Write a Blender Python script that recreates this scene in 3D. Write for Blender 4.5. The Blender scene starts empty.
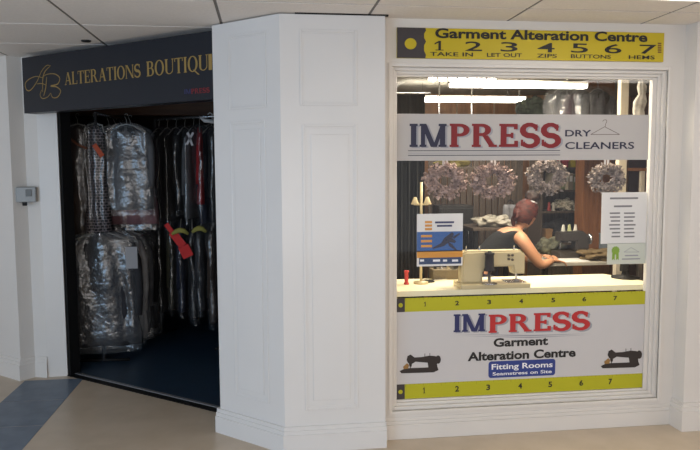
import bpy, bmesh, math, random
from mathutils import Vector, Matrix, noise
random.seed(7)
S = bpy.context.scene
COL = S.collection
R_ = math.radians
PI = math.pi

# ------------------------------------------------------------------ camera
FPX, PITCH, ROLL, YAW, CAMH = 672.4, R_(4.93), R_(-.3), R_(-7.19), 1.715
_f0 = Vector((-math.sin(YAW), math.cos(YAW), 0)); _r0 = Vector((math.cos(YAW), math.sin(YAW), 0)); _u0 = Vector((0, 0, 1))
FW = _f0*math.cos(PITCH) - _u0*math.sin(PITCH); _up = _u0*math.cos(PITCH) + _f0*math.sin(PITCH)
RT = _r0*math.cos(ROLL) + _up*math.sin(ROLL); UP = _up*math.cos(ROLL) - _r0*math.sin(ROLL)
CO = Vector((0, 0, CAMH))
cd = bpy.data.cameras.new('camera'); cam = bpy.data.objects.new('camera', cd); COL.objects.link(cam)
cd.sensor_width = 36; cd.lens = FPX*36/700; cd.clip_start = .05; cd.clip_end = 100
cam.matrix_world = Matrix(((RT.x, UP.x, -FW.x, 0), (RT.y, UP.y, -FW.y, 0), (RT.z, UP.z, -FW.z, CAMH), (0, 0, 0, 1)))
S.camera = cam
S.view_settings.view_transform = 'Standard'; S.view_settings.look = 'None'
S.view_settings.gamma = 1; S.view_settings.use_curve_mapping = False
S.view_settings.exposure = 0.0

# ------------------------------------------------------------------ world and large lights
w = bpy.data.worlds.new('world'); S.world = w; w.use_nodes = True
w.node_tree.nodes['Background'].inputs[0].default_value = (.96, .96, 1.0, 1)
w.node_tree.nodes['Background'].inputs[1].default_value = .58

def area(name, loc, target, size, size_y, power, color):
    l = bpy.data.lights.new(name, 'AREA'); l.shape = 'RECTANGLE'; l.size = size; l.size_y = size_y
    l.energy = power; l.color = color
    o = bpy.data.objects.new(name, l); COL.objects.link(o); o.location = loc
    o.rotation_euler = (Vector(target)-Vector(loc)).to_track_quat('-Z', 'Y').to_euler()
    return o
area('daylight_from_entrance', (-3.9, -1.0, 1.4), (-.4, 4.3, 1.2), 3.0, 2.2, 105, (.44, .70, 1.0))
area('front_fill_light', (-.5, -3.9, 1.2), (.3, 4.0, 1.2), 4.2, 2.2, 78, (1.0, .95, .91))  # unseen fill added behind the camera to brighten walls and ceiling
area('side_fill_light', (9.6, -1.6, 1.4), (1.0, 4.1, 1.2), 3.2, 2.2, 90, (1.0, .95, .91))  # second added fill, far right so the glass does not mirror it
area('table_fill_light', (1.9, 4.75, 2.50), (1.75, 4.85, .9), 1.5, .35, 70, (1.0, .88, .66))  # unseen fill added over the table to brighten its top

# ------------------------------------------------------------------ helpers
def ray(px, py): return FW*FPX + RT*(px-350) - UP*(py-225)
def PY(px, py, Y):                       # point of the plane y = Y seen at a pixel
    d = ray(px, py); return CO + d*(Y/d.y)
def PZ(px, py, z):
    d = ray(px, py); return CO + d*((z-CAMH)/d.z)
def PP(px, py, p0, n):
    d = ray(px, py); n = Vector(n); return CO + d*((Vector(p0)-CO).dot(n)/d.dot(n))

def srgb(r, g, b):
    f = lambda c: ((c/255)/12.92 if c/255 <= .04045 else (((c/255)+.055)/1.055)**2.4)
    return (f(r), f(g), f(b), 1)

MATS = {}
def mat(name, c, rough=.6, metal=0, bump=0, bscale=40, var=0, vscale=6, c2=None, spec=.5, emit=0, coat=0, sheen=0, stretch=None, clamp=(.35, .65)):
    if name in MATS: return MATS[name]
    m = bpy.data.materials.new(name); m.use_nodes = True; nt = m.node_tree; b = nt.nodes['Principled BSDF']
    b.inputs['Base Color'].default_value = c; b.inputs['Roughness'].default_value = rough
    b.inputs['Metallic'].default_value = metal; b.inputs['Specular IOR Level'].default_value = spec
    b.inputs['Coat Weight'].default_value = coat
    if sheen: b.inputs['Sheen Weight'].default_value = sheen
    if emit: b.inputs['Emission Color'].default_value = c; b.inputs['Emission Strength'].default_value = emit
    tc = nt.nodes.new('ShaderNodeTexCoord'); src = tc.outputs['Object']
    if stretch:
        mp = nt.nodes.new('ShaderNodeMapping'); mp.inputs['Scale'].default_value = stretch
        nt.links.new(src, mp.inputs[0]); src = mp.outputs[0]
    if var or c2:
        n = nt.nodes.new('ShaderNodeTexNoise'); n.inputs['Scale'].default_value = vscale; n.inputs['Detail'].default_value = 5
        nt.links.new(src, n.inputs['Vector'])
        cr = nt.nodes.new('ShaderNodeValToRGB'); cr.color_ramp.elements[0].position = clamp[0]; cr.color_ramp.elements[1].position = clamp[1]
        cc = c2 or tuple(x*(1-var) for x in c[:3])+(1,)
        cr.color_ramp.elements[0].color = cc; cr.color_ramp.elements[1].color = c
        nt.links.new(n.outputs[0], cr.inputs[0]); nt.links.new(cr.outputs[0], b.inputs['Base Color'])
    if bump:
        n2 = nt.nodes.new('ShaderNodeTexNoise'); n2.inputs['Scale'].default_value = bscale; n2.inputs['Detail'].default_value = 4
        nt.links.new(src, n2.inputs['Vector'])
        bp = nt.nodes.new('ShaderNodeBump'); bp.inputs['Strength'].default_value = bump; bp.inputs['Distance'].default_value = .01
        nt.links.new(n2.outputs[0], bp.inputs['Height']); nt.links.new(bp.outputs[0], b.inputs['Normal'])
    MATS[name] = m; return m

def film(name, tint, opacity, gloss, rough=.12, bump=0, bscale=14, blend=.35):
    """thin see-through sheet: clear + a little diffuse + mirror"""
    if name in MATS: return MATS[name]
    m = bpy.data.materials.new(name); m.use_nodes = True; nt = m.node_tree; nt.nodes.clear()
    out = nt.nodes.new('ShaderNodeOutputMaterial'); tr = nt.nodes.new('ShaderNodeBsdfTransparent')
    df = nt.nodes.new('ShaderNodeBsdfDiffuse'); gl = nt.nodes.new('ShaderNodeBsdfGlossy')
    m1 = nt.nodes.new('ShaderNodeMixShader'); m2 = nt.nodes.new('ShaderNodeMixShader'); lw = nt.nodes.new('ShaderNodeLayerWeight')
    df.inputs[0].default_value = tint; gl.inputs['Roughness'].default_value = rough; gl.inputs[0].default_value = (1, 1, 1, 1)
    m1.inputs[0].default_value = opacity; lw.inputs['Blend'].default_value = blend
    mm = nt.nodes.new('ShaderNodeMath'); mm.operation = 'MULTIPLY_ADD'; mm.inputs[1].default_value = gloss; mm.inputs[2].default_value = gloss*.25
    nt.links.new(lw.outputs['Fresnel'], mm.inputs[0]); nt.links.new(mm.outputs[0], m2.inputs[0])
    nt.links.new(tr.outputs[0], m1.inputs[1]); nt.links.new(df.outputs[0], m1.inputs[2])
    nt.links.new(m1.outputs[0], m2.inputs[1]); nt.links.new(gl.outputs[0], m2.inputs[2]); nt.links.new(m2.outputs[0], out.inputs[0])
    if bump:
        tc = nt.nodes.new('ShaderNodeTexCoord'); n = nt.nodes.new('ShaderNodeTexNoise'); n.inputs['Scale'].default_value = bscale; n.inputs['Detail'].default_value = 3
        bp = nt.nodes.new('ShaderNodeBump'); bp.inputs['Strength'].default_value = bump; bp.inputs['Distance'].default_value = .05
        nt.links.new(tc.outputs['Object'], n.inputs['Vector']); nt.links.new(n.outputs[0], bp.inputs['Height'])
        nt.links.new(bp.outputs[0], gl.inputs['Normal']); nt.links.new(bp.outputs[0], lw.inputs['Normal'])
    MATS[name] = m; return m

def obj(name, bm, m, parent=None, smooth=False, kind=None):
    me = bpy.data.meshes.new(name); bmesh.ops.recalc_face_normals(bm, faces=bm.faces[:]); bm.to_mesh(me); bm.free()
    if smooth:
        for p in me.polygons: p.use_smooth = True
    for mm in (m if isinstance(m, (list, tuple)) else [m]): me.materials.append(mm)
    o = bpy.data.objects.new(name, me); COL.objects.link(o)
    if parent: o.parent = parent; o.matrix_parent_inverse = Matrix.Identity(4)
    if kind: o['kind'] = kind
    return o
def tag(o, label, cat, group=None):
    o['label'] = label; o['category'] = cat
    if group: o['group'] = group
    return o
def thing(name, label, cat, loc=(0, 0, 0), rz=0, group=None):
    o = bpy.data.objects.new(name, None); COL.objects.link(o); o.location = loc; o.rotation_euler = (0, 0, rz)
    o.empty_display_size = .1
    return tag(o, label, cat, group)
def struct(name, bm, m, parent=None, smooth=False):
    return obj(name, bm, m, parent, smooth, 'structure')
def BM(): return bmesh.new()
def box(bm, x0, x1, y0, y1, z0, z1, bev=0, mi=0, M=None):
    v = [Vector((x, y, z)) for x in (x0, x1) for y in (y0, y1) for z in (z0, z1)]
    if M is not None: v = [M @ p for p in v]
    v = [bm.verts.new(p) for p in v]
    fs = [bm.faces.new([v[i] for i in q]) for q in ((0, 1, 3, 2), (4, 6, 7, 5), (0, 4, 5, 1), (2, 3, 7, 6), (0, 2, 6, 4), (1, 5, 7, 3))]
    for f in fs: f.material_index = mi
    if bev:
        es = {e for f in fs for e in f.edges}
        r = bmesh.ops.bevel(bm, geom=list(es), offset=bev, segments=2, affect='EDGES', profile=.5)
    return bm
def poly(bm, pts, mi=0):
    f = bm.faces.new([bm.verts.new(p) for p in pts]); f.material_index = mi; return f
def prism(bm, pts2, z0, z1, mi=0):
    a = [bm.verts.new((x, y, z0)) for x, y in pts2]; b = [bm.verts.new((x, y, z1)) for x, y in pts2]; n = len(a)
    fs = [bm.faces.new(a[::-1]), bm.faces.new(b)] + [bm.faces.new((a[i], a[(i+1) % n], b[(i+1) % n], b[i])) for i in range(n)]
    for f in fs: f.material_index = mi
    return bm
def tube(bm, pts, r, n=8, cap=True, mi=0):
    pts = [Vector(p) for p in pts]; rs = r if isinstance(r, (list, tuple)) else [r]*len(pts); rings = []
    for i, p in enumerate(pts):
        d = (pts[min(i+1, len(pts)-1)]-pts[max(i-1, 0)]).normalized()
        a = Vector((0, 0, 1)) if abs(d.z) < .9 else Vector((1, 0, 0))
        u = d.cross(a).normalized(); v = d.cross(u)
        rings.append([bm.verts.new(p+(u*math.cos(2*PI*k/n)+v*math.sin(2*PI*k/n))*rs[i]) for k in range(n)])
    for a, b in zip(rings, rings[1:]):
        for k in range(n):
            f = bm.faces.new((a[k], a[(k+1) % n], b[(k+1) % n], b[k])); f.material_index = mi
    if cap:
        bm.faces.new(rings[0][::-1]).material_index = mi; bm.faces.new(rings[-1]).material_index = mi
    return bm
def lathe(bm, c, prof, n=20, axis='z', mi=0, sx=1, sy=1):
    rings = []
    for r, h in prof:
        ring = []
        for k in range(n):
            a = 2*PI*k/n; x, y = math.cos(a)*r*sx, math.sin(a)*r*sy
            p = Vector((x, y, h)) if axis == 'z' else (Vector((h, x, y)) if axis == 'x' else Vector((x, h, y)))
            ring.append(bm.verts.new(Vector(c)+p))
        rings.append(ring)
    for a, b in zip(rings, rings[1:]):
        for k in range(n): bm.faces.new((a[k], a[(k+1) % n], b[(k+1) % n], b[k])).material_index = mi
    bm.faces.new(rings[0][::-1]).material_index = mi; bm.faces.new(rings[-1]).material_index = mi
    return bm
def blob(bm, c, rx, ry, rz, amp=.15, sc=6, sub=3, seed=0, mi=0):
    r = bmesh.ops.create_icosphere(bm, subdivisions=sub, radius=1)
    for v in r['verts']:
        k = 1+amp*noise.noise(v.co*sc*.35+Vector((seed*3.1, seed, 1.7)))*2
        v.co = Vector(c)+Vector((v.co.x*rx*k, v.co.y*ry*k, v.co.z*rz*k))
    for v in r['verts']:
        for f in v.link_faces: f.material_index = mi
    return bm

class Plane:
    """a flat frame standing in the place: u runs along it, v up, n towards the viewer"""
    def __init__(s, o, u, n): s.o = Vector(o); s.u = Vector(u).normalized(); s.n = Vector(n).normalized(); s.v = Vector((0, 0, 1))
    def at(s, u, v, h=0): return s.o+s.u*u+s.v*v+s.n*h
    def uv(s, px, py):
        p = PP(px, py, s.o, s.n)-s.o; return p.dot(s.u), p.dot(s.v)
def slab(bm, pl, u0, u1, v0, v1, h0, h1, bev=0, mi=0):
    M = Matrix(((pl.u.x, -pl.n.x, 0, pl.o.x), (pl.u.y, -pl.n.y, 0, pl.o.y), (0, 0, 1, pl.o.z), (0, 0, 0, 1)))
    return box(bm, u0, u1, -h1, -h0, v0, v1, bev, mi, M)

ORD = ['first','second','third','fourth','fifth','sixth','seventh','eighth','ninth','tenth','eleventh','twelfth']
# ---- lettering ------------------------------------------------------------
def text_shapes(s, bold=0.0, spacing=1.0):
    cu = bpy.data.curves.new('t', 'FONT'); cu.body = s; cu.size = 1; cu.offset = bold; cu.space_character = spacing; cu.resolution_u = 4
    o = bpy.data.objects.new('t', cu); COL.objects.link(o)
    me = bpy.data.meshes.new_from_object(o.evaluated_get(bpy.context.evaluated_depsgraph_get()))
    if s == '1': bpy.data.objects.remove(o); return [[(.38, 0), (.64, 0), (.64, 1), (.38, 1)], [(.42, 1), (.0, .74), (.0, .60), (.42, .82)], [(.1, 0), (.9, 0), (.9, .08), (.1, .08)]]
    polys = [[(me.vertices[i].co.x, me.vertices[i].co.y) for i in p.vertices] for p in me.polygons]
    bpy.data.objects.remove(o); bpy.data.curves.remove(cu); bpy.data.meshes.remove(me)
    return polys
def glyph(ch, T, t, s, sr):
    """one serif capital; T thick stroke, t thin stroke, s serif overhang, sr serif height"""
    q = []
    def rect(x0, y0, x1, y1): q.append([(x0, y0), (x1, y0), (x1, y1), (x0, y1)])
    def dia(x0, y0, x1, y1, w): q.append([(x0, y0), (x0+w, y0), (x1+w, y1), (x1, y1)])
    def stem(x, w, top=True, bot=True):
        rect(x, 0, x+w, 1)
        if bot: rect(x-s, 0, x+w+s, sr)
        if top: rect(x-s, 1-sr, x+w+s, 1)
    def bowl(x, y0, y1, wd):
        n = 10; cy, ry = (y0+y1)/2, (y1-y0)/2
        for k in range(n):
            a, b = [-PI/2+PI*j/n for j in (k, k+1)]
            q.append([(x+wd*math.cos(a), cy+ry*math.sin(a)), (x+wd*math.cos(b), cy+ry*math.sin(b)), (x+(wd-T)*math.cos(b), cy+(ry-t)*math.sin(b)), (x+(wd-T)*math.cos(a), cy+(ry-t)*math.sin(a))])
    if ch == 'I': stem(s, T); return q, T+2*s
    if ch == 'L': stem(s, T); rect(s, 0, .62, t); rect(.62-t, 0, .62, .28); return q, .62
    if ch == 'T':
        stem(.36-T/2, T, False); rect(0, 1-t, .72, 1); rect(0, .76, t, 1); rect(.72-t, .76, .72, 1); return q, .72
    if ch == 'E':
        stem(s, T); rect(s, 0, .64, t); rect(s, 1-t, .62, 1); rect(s, .5-t/2, .48, .5+t/2)
        rect(.64-t, 0, .64, .27); rect(.62-t, .76, .62, 1); rect(.48-t*.7, .38, .48, .62); return q, .64
    if ch == 'N': stem(s, t*1.1); stem(.74, t*1.1); dia(.74-T*.3, 0, s, 1, T); return q, .80+s
    if ch == 'M':
        stem(s, t*1.2); stem(.86-T+.1, T); dia(.42, 0, s, 1, T); dia(.42+T*.35, 0, .80, 1, t*1.2); return q, .96+s
    if ch == 'A':
        dia(.08, 0, .38, 1, t*1.1); dia(.62, 0, .34, 1, T); rect(.2, .3, .62, .3+t)
        rect(0, 0, .24, sr); rect(.56, 0, .84, sr); return q, .84
    if ch == 'U':
        rect(s, .3, s+T, 1); rect(0, 1-sr, T+2*s, 1); rect(.66, .3, .66+t, 1); rect(.60, 1-sr, .74+s, 1)
        cx, rx = (s+.66+t)/2, (.66+t-s)/2; n = 12
        for k in range(n):
            a, b = [PI+PI*j/n for j in (k, k+1)]; wi = lambda a: T+(t-T)*(a-PI)/PI
            q.append([(cx+rx*math.cos(a), .3+.3*math.sin(a)), (cx+rx*math.cos(b), .3+.3*math.sin(b)), (cx+(rx-wi(b))*math.cos(b), .3+(.3-t)*math.sin(b)), (cx+(rx-wi(a))*math.cos(a), .3+(.3-t)*math.sin(a))])
        return q, .74+s
    if ch in 'OQ':
        n = 24
        for k in range(n):
            a, b = [2*PI*j/n for j in (k, k+1)]
            q.append([(.42+.42*math.cos(a), .5+.52*math.sin(a)), (.42+.42*math.cos(b), .5+.52*math.sin(b)), (.42+(.42-T)*math.cos(b), .5+(.52-t)*math.sin(b)), (.42+(.42-T)*math.cos(a), .5+(.52-t)*math.sin(a))])
        if ch == 'Q': dia(.85, -.22, .42, .12, T*.8)
        return q, .84
    if ch == 'P': stem(s, T); rect(s, 1-t, .34, 1); rect(s, .45, .34, .45+t); bowl(.34, .45, 1, .32); return q, .66
    if ch == 'B':
        stem(s, T); rect(s, 1-t, .34, 1); rect(s, .5, .36, .5+t); rect(s, 0, .36, t); bowl(.34, .5, 1, .28); bowl(.36, 0, .5+t, .32); return q, .68
    if ch == 'R':
        stem(s, T); rect(s, 1-t, .34, 1); rect(s, .47, .34, .47+t); bowl(.34, .47, 1, .3); dia(.60, 0, .34, .5, T); rect(.56, 0, .84, sr); return q, .84
    if ch == 'S':
        pts = []
        for k in range(9): a = R_(20+ (250-20)*k/8); pts.append((.32+.24*math.cos(a), .73+.24*math.sin(a)))
        for k in range(9): a = R_(70-(250-20)*k/8-0); pts.append((.32+.26*math.cos(a), .265+.235*math.sin(a)))
        n = len(pts)
        wt = lambda i: (t+(T-t)*math.exp(-((i-8.5)/4.0)**2))/2+.02
        nrm = []
        for i in range(n):
            (x0, y0), (x1, y1) = pts[max(i-1, 0)], pts[min(i+1, n-1)]; L = math.hypot(x1-x0, y1-y0) or 1; nrm.append((-(y1-y0)/L, (x1-x0)/L))
        for i in range(n-1):
            (x0, y0), (x1, y1) = pts[i], pts[i+1]; a, b = wt(i), wt(i+1); (nx, ny), (mx, my) = nrm[i], nrm[i+1]
            q.append([(x0+nx*a, y0+ny*a), (x1+mx*b, y1+my*b), (x1-mx*b, y1-my*b), (x0-nx*a, y0-ny*a)])
        rect(.56-sr*.6, .70, .56+sr*.2, .98); rect(.02, .04, .02+sr*.8, .32)
        return q, .64
    return q, .4
def serif_shapes(s, T, t, so, sr, gap=.1):
    out, x = [], 0
    for ch in s:
        if ch == ' ': x += .38; continue
        q, wd = glyph(ch, T, t, so, sr)
        out += [[(a+x, b) for a, b in p] for p in q]; x += wd+gap
    return out
def place_shapes(bm, shapes, pl, u0, u1, v0, v1, h, dv=0, mi=0, base=None):
    """fit to a box on a plane; dv makes the baseline climb to the right"""
    xs = [a for p in shapes for a, b in p]; ys = [b for p in shapes for a, b in p]
    X0, X1 = min(xs), max(xs); Y0, Y1 = base or (min(ys), max(ys))
    for ii, p in enumerate(shapes):
        vs = []; hh = h+(ii % 12)*.00006
        for a, b in p:
            k = (a-X0)/(X1-X0); vs.append(bm.verts.new(pl.at(u0+(u1-u0)*k, v0+(v1-v0)*(b-Y0)/(Y1-Y0)+dv*k, hh)))
        try: bm.faces.new(vs).material_index = mi
        except ValueError: pass
def line_text(name, s, m, parent, pl, px0, py0, px1, py1, h, bold=.0, dv=0, shapes=None, base=None, spacing=1):
    """px0,py0 = lower left, px1,py1 = upper right as measured on the photo's wall"""
    u0, v0 = pl.uv(px0, py0); u1, v1 = pl.uv(px1, py1)
    v0b = pl.uv(px1, py0)[1]
    bm = BM(); place_shapes(bm, shapes or text_shapes(s, bold, spacing), pl, u0, u1, v0, v0+(v1-v0b), h, (v0b-v0)*0+dv, 0, base)
    return obj(name, bm, m, parent)

# ------------------------------------------------------------------ materials
white_paint = mat('white_paint', srgb(222, 217, 211), .36, bump=.02, bscale=18, var=.03, vscale=3)
pillar_paint = mat('gloss_white_paint', srgb(220, 218, 216), .22, bump=.03, bscale=7, var=.02, vscale=3)
ceil_m = mat('ceiling_tile', srgb(240, 234, 228), .9, bump=.2, bscale=160, var=.05, vscale=50)
grid_m = mat('ceiling_grid', srgb(120, 116, 112), .6)
gap_m = mat('painted_gap_shade', srgb(30, 28, 27), .9)  # flat dark colour standing for shade in the gap
floor_m = mat('beige_floor', srgb(196, 180, 160), .34, bump=.02, bscale=60, c2=srgb(187, 171, 150), vscale=5)
stripe_m = mat('blue_grey_tile', srgb(100, 116, 134), .4, bump=.03, bscale=60, c2=srgb(88, 103, 121), vscale=9)
navy_floor = mat('navy_floor', srgb(34, 56, 76), .42, bump=.08, bscale=90, var=.15, vscale=8)
black_m = mat('black_metal', srgb(12, 12, 13), .6, spec=.3)
dark_wall = mat('dark_wall', srgb(46, 38, 34), .8, var=.2, vscale=3)
brown_wall = mat('brown_wood_wall', srgb(156, 112, 76), .5, c2=srgb(130, 90, 58), vscale=4, stretch=(6, 6, .6))
brown_post = mat('brown_wood_post', srgb(142, 92, 52), .5, c2=srgb(116, 72, 38), vscale=5, stretch=(8, 8, .8))
slat_m = mat('dark_slat_wood', srgb(92, 78, 66), .6, c2=srgb(64, 54, 46), vscale=4, stretch=(14, 14, .5))
sign_navy = mat('slate_blue_board', srgb(25, 31, 41), .4, spec=.35, var=.1, vscale=2)
gold_m = mat('gold_lettering', srgb(150, 124, 66), .5)
yellow_m = mat('tape_yellow', srgb(180, 176, 24), .5, var=.03, vscale=5)
yellow_head = mat('sign_yellow', srgb(196, 174, 24), .45, var=.04, vscale=4)
ink = mat('black_ink', srgb(26, 25, 26), .5)
capgrey = mat('dark_tape_end', srgb(60, 54, 56), .5)
vinyl = mat('white_vinyl', srgb(200, 197, 197), .45, var=.02, vscale=3)
navy_ink = mat('navy_ink', srgb(38, 44, 92), .45)
navy_dark = mat('dark_navy_ink', srgb(34, 36, 62), .45)
red_ink = mat('red_ink', srgb(182, 44, 46), .45)
dark_red = mat('dark_red_ink', srgb(124, 20, 30), .45)
grey_ink = mat('grey_ink', srgb(150, 150, 158), .5)
blue_badge = mat('badge_blue', srgb(44, 62, 132), .45)
white_ink = mat('white_ink', srgb(236, 236, 240), .5)
paper = mat('white_paper', srgb(228, 226, 224), .7)
blue_print = mat('blue_print', srgb(42, 92, 158), .6)
orange_print = mat('orange_print', srgb(216, 150, 60), .6)
green_print = mat('green_print', srgb(132, 168, 44), .6)
cream_m = mat('cream_enamel', srgb(204, 188, 148), .35, var=.05, vscale=9)
cream_top = mat('cream_laminate', srgb(250, 240, 206), .4, var=.05, vscale=4)
steel = mat('steel', srgb(190, 190, 192), .25, metal=.9)
glass = film('window_glass', (.9, .9, .9, 1), .0, .10, .01, blend=.3)
plastic = film('garment_plastic', srgb(200, 203, 208), .03, .18, .2, .45, 6, .42)
plastic2 = film('crinkled_plastic', srgb(206, 209, 212), .06, .20, .2, .6, 8, .45)
strip_glow_m = mat('reflected_strip_glow', (1.0, .93, .80, 1), .5, emit=24.0)  # glow of the strips that stand in for reflections
panel_m = mat('light_panel', (1.0, .93, .84, 1), .5, emit=5.0)

# ================================================================== STRUCTURE
ZC = 2.6
YW = 4.05                                  # face of the window wall
YG = 4.11                                  # glass
C = Vector((-.31, 4.33, 0)); D = Vector((.097, 3.957, 0)); E = Vector((.712, 3.957, 0))
bm = BM(); box(bm, -7, 7, -5, 5.9, -.1, 0); box(bm, -7, -2.0, 5.9, 10, -.1, 0)
struct('floor', bm, floor_m)
bm = BM()                                   # the blue band, running straight away from the camera
y = -2.0
while y < 5.62:
    xr = -1.49+.0*y
    a = min(y+.505, 5.75)
    box(bm, -1.955, -1.50, y+.003, a-.003, 0, .002); y += .508
struct('trim_1', bm, stripe_m)

# ceiling: tiles between a grid, mall side
bm = BM(); gx = [-.25+.87*k for k in range(-8, 9)]; gy = [3.73+.69*k for k in range(-12, 9)]
for i in range(len(gx)-1):
    for j in range(len(gy)-1):
        if i in (10,) and gy[j] > 3.0 and gy[j] < 3.1: pass
        box(bm, gx[i]+.009, gx[i+1]-.009, gy[j]+.009, gy[j+1]-.009, ZC, ZC+.02)
struct('ceiling', bm, ceil_m)
bm = BM()
for x in gx: box(bm, x-.0085, x+.0085, gy[0], gy[-1], ZC+.003, ZC+.012)
for yy in gy: box(bm, gx[0], gx[-1], yy-.0085, yy+.0085, ZC+.0035, ZC+.0125)
struct('trim_2', bm, grid_m)
bm = BM(); box(bm, gx[0], gx[-1], gy[0], gy[-1], ZC+.02, ZC+.06)
struct('ceiling', bm, mat('ceiling_slab', srgb(90, 88, 86), .9))

# window wall
OX0, OX1, OZ0, OZ1 = .772, 2.552, .182, 2.316
bm = BM()
for a in ((.60, OX0, 0, ZC), (OX1, 3.6, 0, ZC), (OX0, OX1, 0, OZ0), (OX0, OX1, OZ1, ZC)):
    box(bm, a[0], a[1], YW, YW+.09, a[2], a[3])
struct('wall_front', bm, white_paint)
def stepped_base(bm, pl, u0, u1, h=.15, d=.026):
    slab(bm, pl, u0, u1, 0, h-.045, 0, d, .003); slab(bm, pl, u0, u1, h-.045, h-.022, 0, d*.72, .004); slab(bm, pl, u0, u1, h-.022, h, 0, d*.42, .003)
front = Plane((0, YW, 0), (1, 0, 0), (0, -1, 0))
bm = BM(); stepped_base(bm, front, .712, 2.665, .14, .014)
struct('baseboard_front', bm, white_paint)
# window: stepped frame and a pane
W1 = bpy.data.objects.new('window_1', None); COL.objects.link(W1); W1['kind'] = 'structure'; W1.location = (0, 0, 0)
bm = BM()
def ring(bm, pl, u0, u1, v0, v1, wdt, h0, h1, bev=.003, mi=0):
    l, r, b, t = wdt if isinstance(wdt, tuple) else (wdt,)*4
    slab(bm, pl, u0, u0+l, v0, v1, h0, h1, bev, mi); slab(bm, pl, u1-r, u1, v0, v1, h0, h1, bev, mi)
    slab(bm, pl, u0+l, u1-r, v0, v0+b, h0, h1, bev, mi); slab(bm, pl, u0+l, u1-r, v1-t, v1, h0, h1, bev, mi)
ring(bm, front, OX0-.022, OX1+.022, OZ0-.022, OZ1+.022, .022, -.01, .010)          # raised bead round the opening
ring(bm, front, OX0, OX1, OZ0, OZ1, .020, -.09, -.018)
ring(bm, front, OX0+.020, OX1-.020, OZ0+.020, OZ1-.020, (.016, .022, .018, .018), -.09, -.036)
ring(bm, front, OX0+.036, OX1-.042, OZ0+.038, OZ1-.038, (.003, .028, .014, .014), -.09, -.050)
obj('window_frame', bm, white_paint, W1, kind='structure')
bm = BM(); box(bm, OX0+.02, OX1-.02, YG, YG+.006, OZ0+.02, OZ1-.02)
obj('glass_pane', bm, glass, W1, kind='structure')

# corner pillar with panelled faces
bm = BM()
prism(bm, [(C.x, C.y), (D.x, D.y), (E.x, E.y), (E.x, 4.3), (.35, 4.75), (-.29, 4.75)], 0, ZC-.008)
struct('wall_corner', bm, pillar_paint)
pf = Plane((D.x, D.y, 0), (1, 0, 0), (0, -1, 0))
ul = (D-C).normalized(); nl = Vector((-ul.y, ul.x, 0)); nl = nl if nl.y < 0 else -nl
pls = Plane((C.x, C.y, 0), ul, nl); LEN = (D-C).length
bm = BM()
def panel(pl, px0, py0, px1, py1, bev_in=True):
    u0, v1 = pl.uv(px0, py0); u1, v0 = pl.uv(px1, py1)
    ring(bm, pl, u0, u1, v0, v1, .016, -.002, .0045, .003)
    ring(bm, pl, u0+.016, u1-.016, v0+.016, v1-.016, .008, -.002, .0025, .001)
    return u0, u1, v0, v1
panel(pf, 299, 29, 357.5, 106); a = panel(pf, 302, 124, 358.5, 408)
slab(bm, pf, a[0]+.05, a[1]-.05, a[2]+.06, a[3]-.06, -.002, .004, .003)
panel(pls, 227, 36, 267, 107.5); a = panel(pls, 229.5, 122, 269.5, 404)
slab(bm, pls, a[0]+.04, a[1]-.04, a[2]+.05, a[3]-.05, -.002, .005, .004)
struct('trim_3', bm, pillar_paint)
bm = BM()                                    # mitred stepped baseboard on the pillar
for h0, h1, d in ((0, .108, .028), (.108, .132, .020), (.132, .155, .012)):
    n1, n2 = nl*d, Vector((0, -d, 0)); mit = (nl+Vector((0, -1, 0))).normalized(); mit = mit*(d/mit.dot(nl))
    P0 = C+n1-ul*.02; P1 = D+mit; P2 = E+n2+Vector((.004, 0, 0))
    prism(bm, [(P0.x, P0.y), (P1.x, P1.y), (P2.x, P2.y), (E.x+.004, YW-.0), (D.x, D.y+.03), (C.x-.01, C.y+.03)], h0, h1)
struct('baseboard_corner', bm, pillar_paint)
bm = BM(); box(bm, D.x+.09, E.x+.02, D.y-.004, D.y+.02, ZC-.0085, ZC+.0005)  # dark strip painting in the shade between pillar top and ceiling
struct('gap_shade_strip', bm, gap_m)

# right hand pilaster
bm = BM(); prism(bm, [(2.662, YW+.02), (2.672, 3.945), (4.4, 3.945), (4.4, YW+.02)], 0, ZC-.001)
struct('wall_right', bm, white_paint)
bm = BM()
for h0, h1, d in ((0, .13, .036), (.13, .158, .026), (.158, .18, .014)):
    prism(bm, [(2.668-d*.8, YW), (2.672-d*.8, 3.945-d), (4.4, 3.945-d), (4.4, 3.945), (2.672, YW)], h0, h1)
struct('baseboard_right', bm, white_paint)

# left pilaster beside the doorway
A0 = (-1.992, 5.645)
lp = [(-2.72, 6.27), A0, (-1.912, 5.738), (-1.80, 5.695), (-1.648, 5.702), (-1.648, 5.86), (-2.6, 6.42), (-6.3, 9.59), (-6.42, 9.44)]
bm = BM(); prism(bm, lp, 0, ZC-.001); struct('wall_left', bm, white_paint)
bm = BM()
for h0, h1, d in ((0, .125, .03), (.125, .15, .02), (.15, .172, .010)):
    prism(bm, [(-6.42-d*.5, 9.44-d), (A0[0], A0[1]-d*1.1), (-1.905, 5.738-d), (-1.80, 5.69-d*.6), (-1.80, 5.72), (-2.0, 5.8), (-6.4, 9.5)], h0, h1)
struct('baseboard_left', bm, white_paint)

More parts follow.
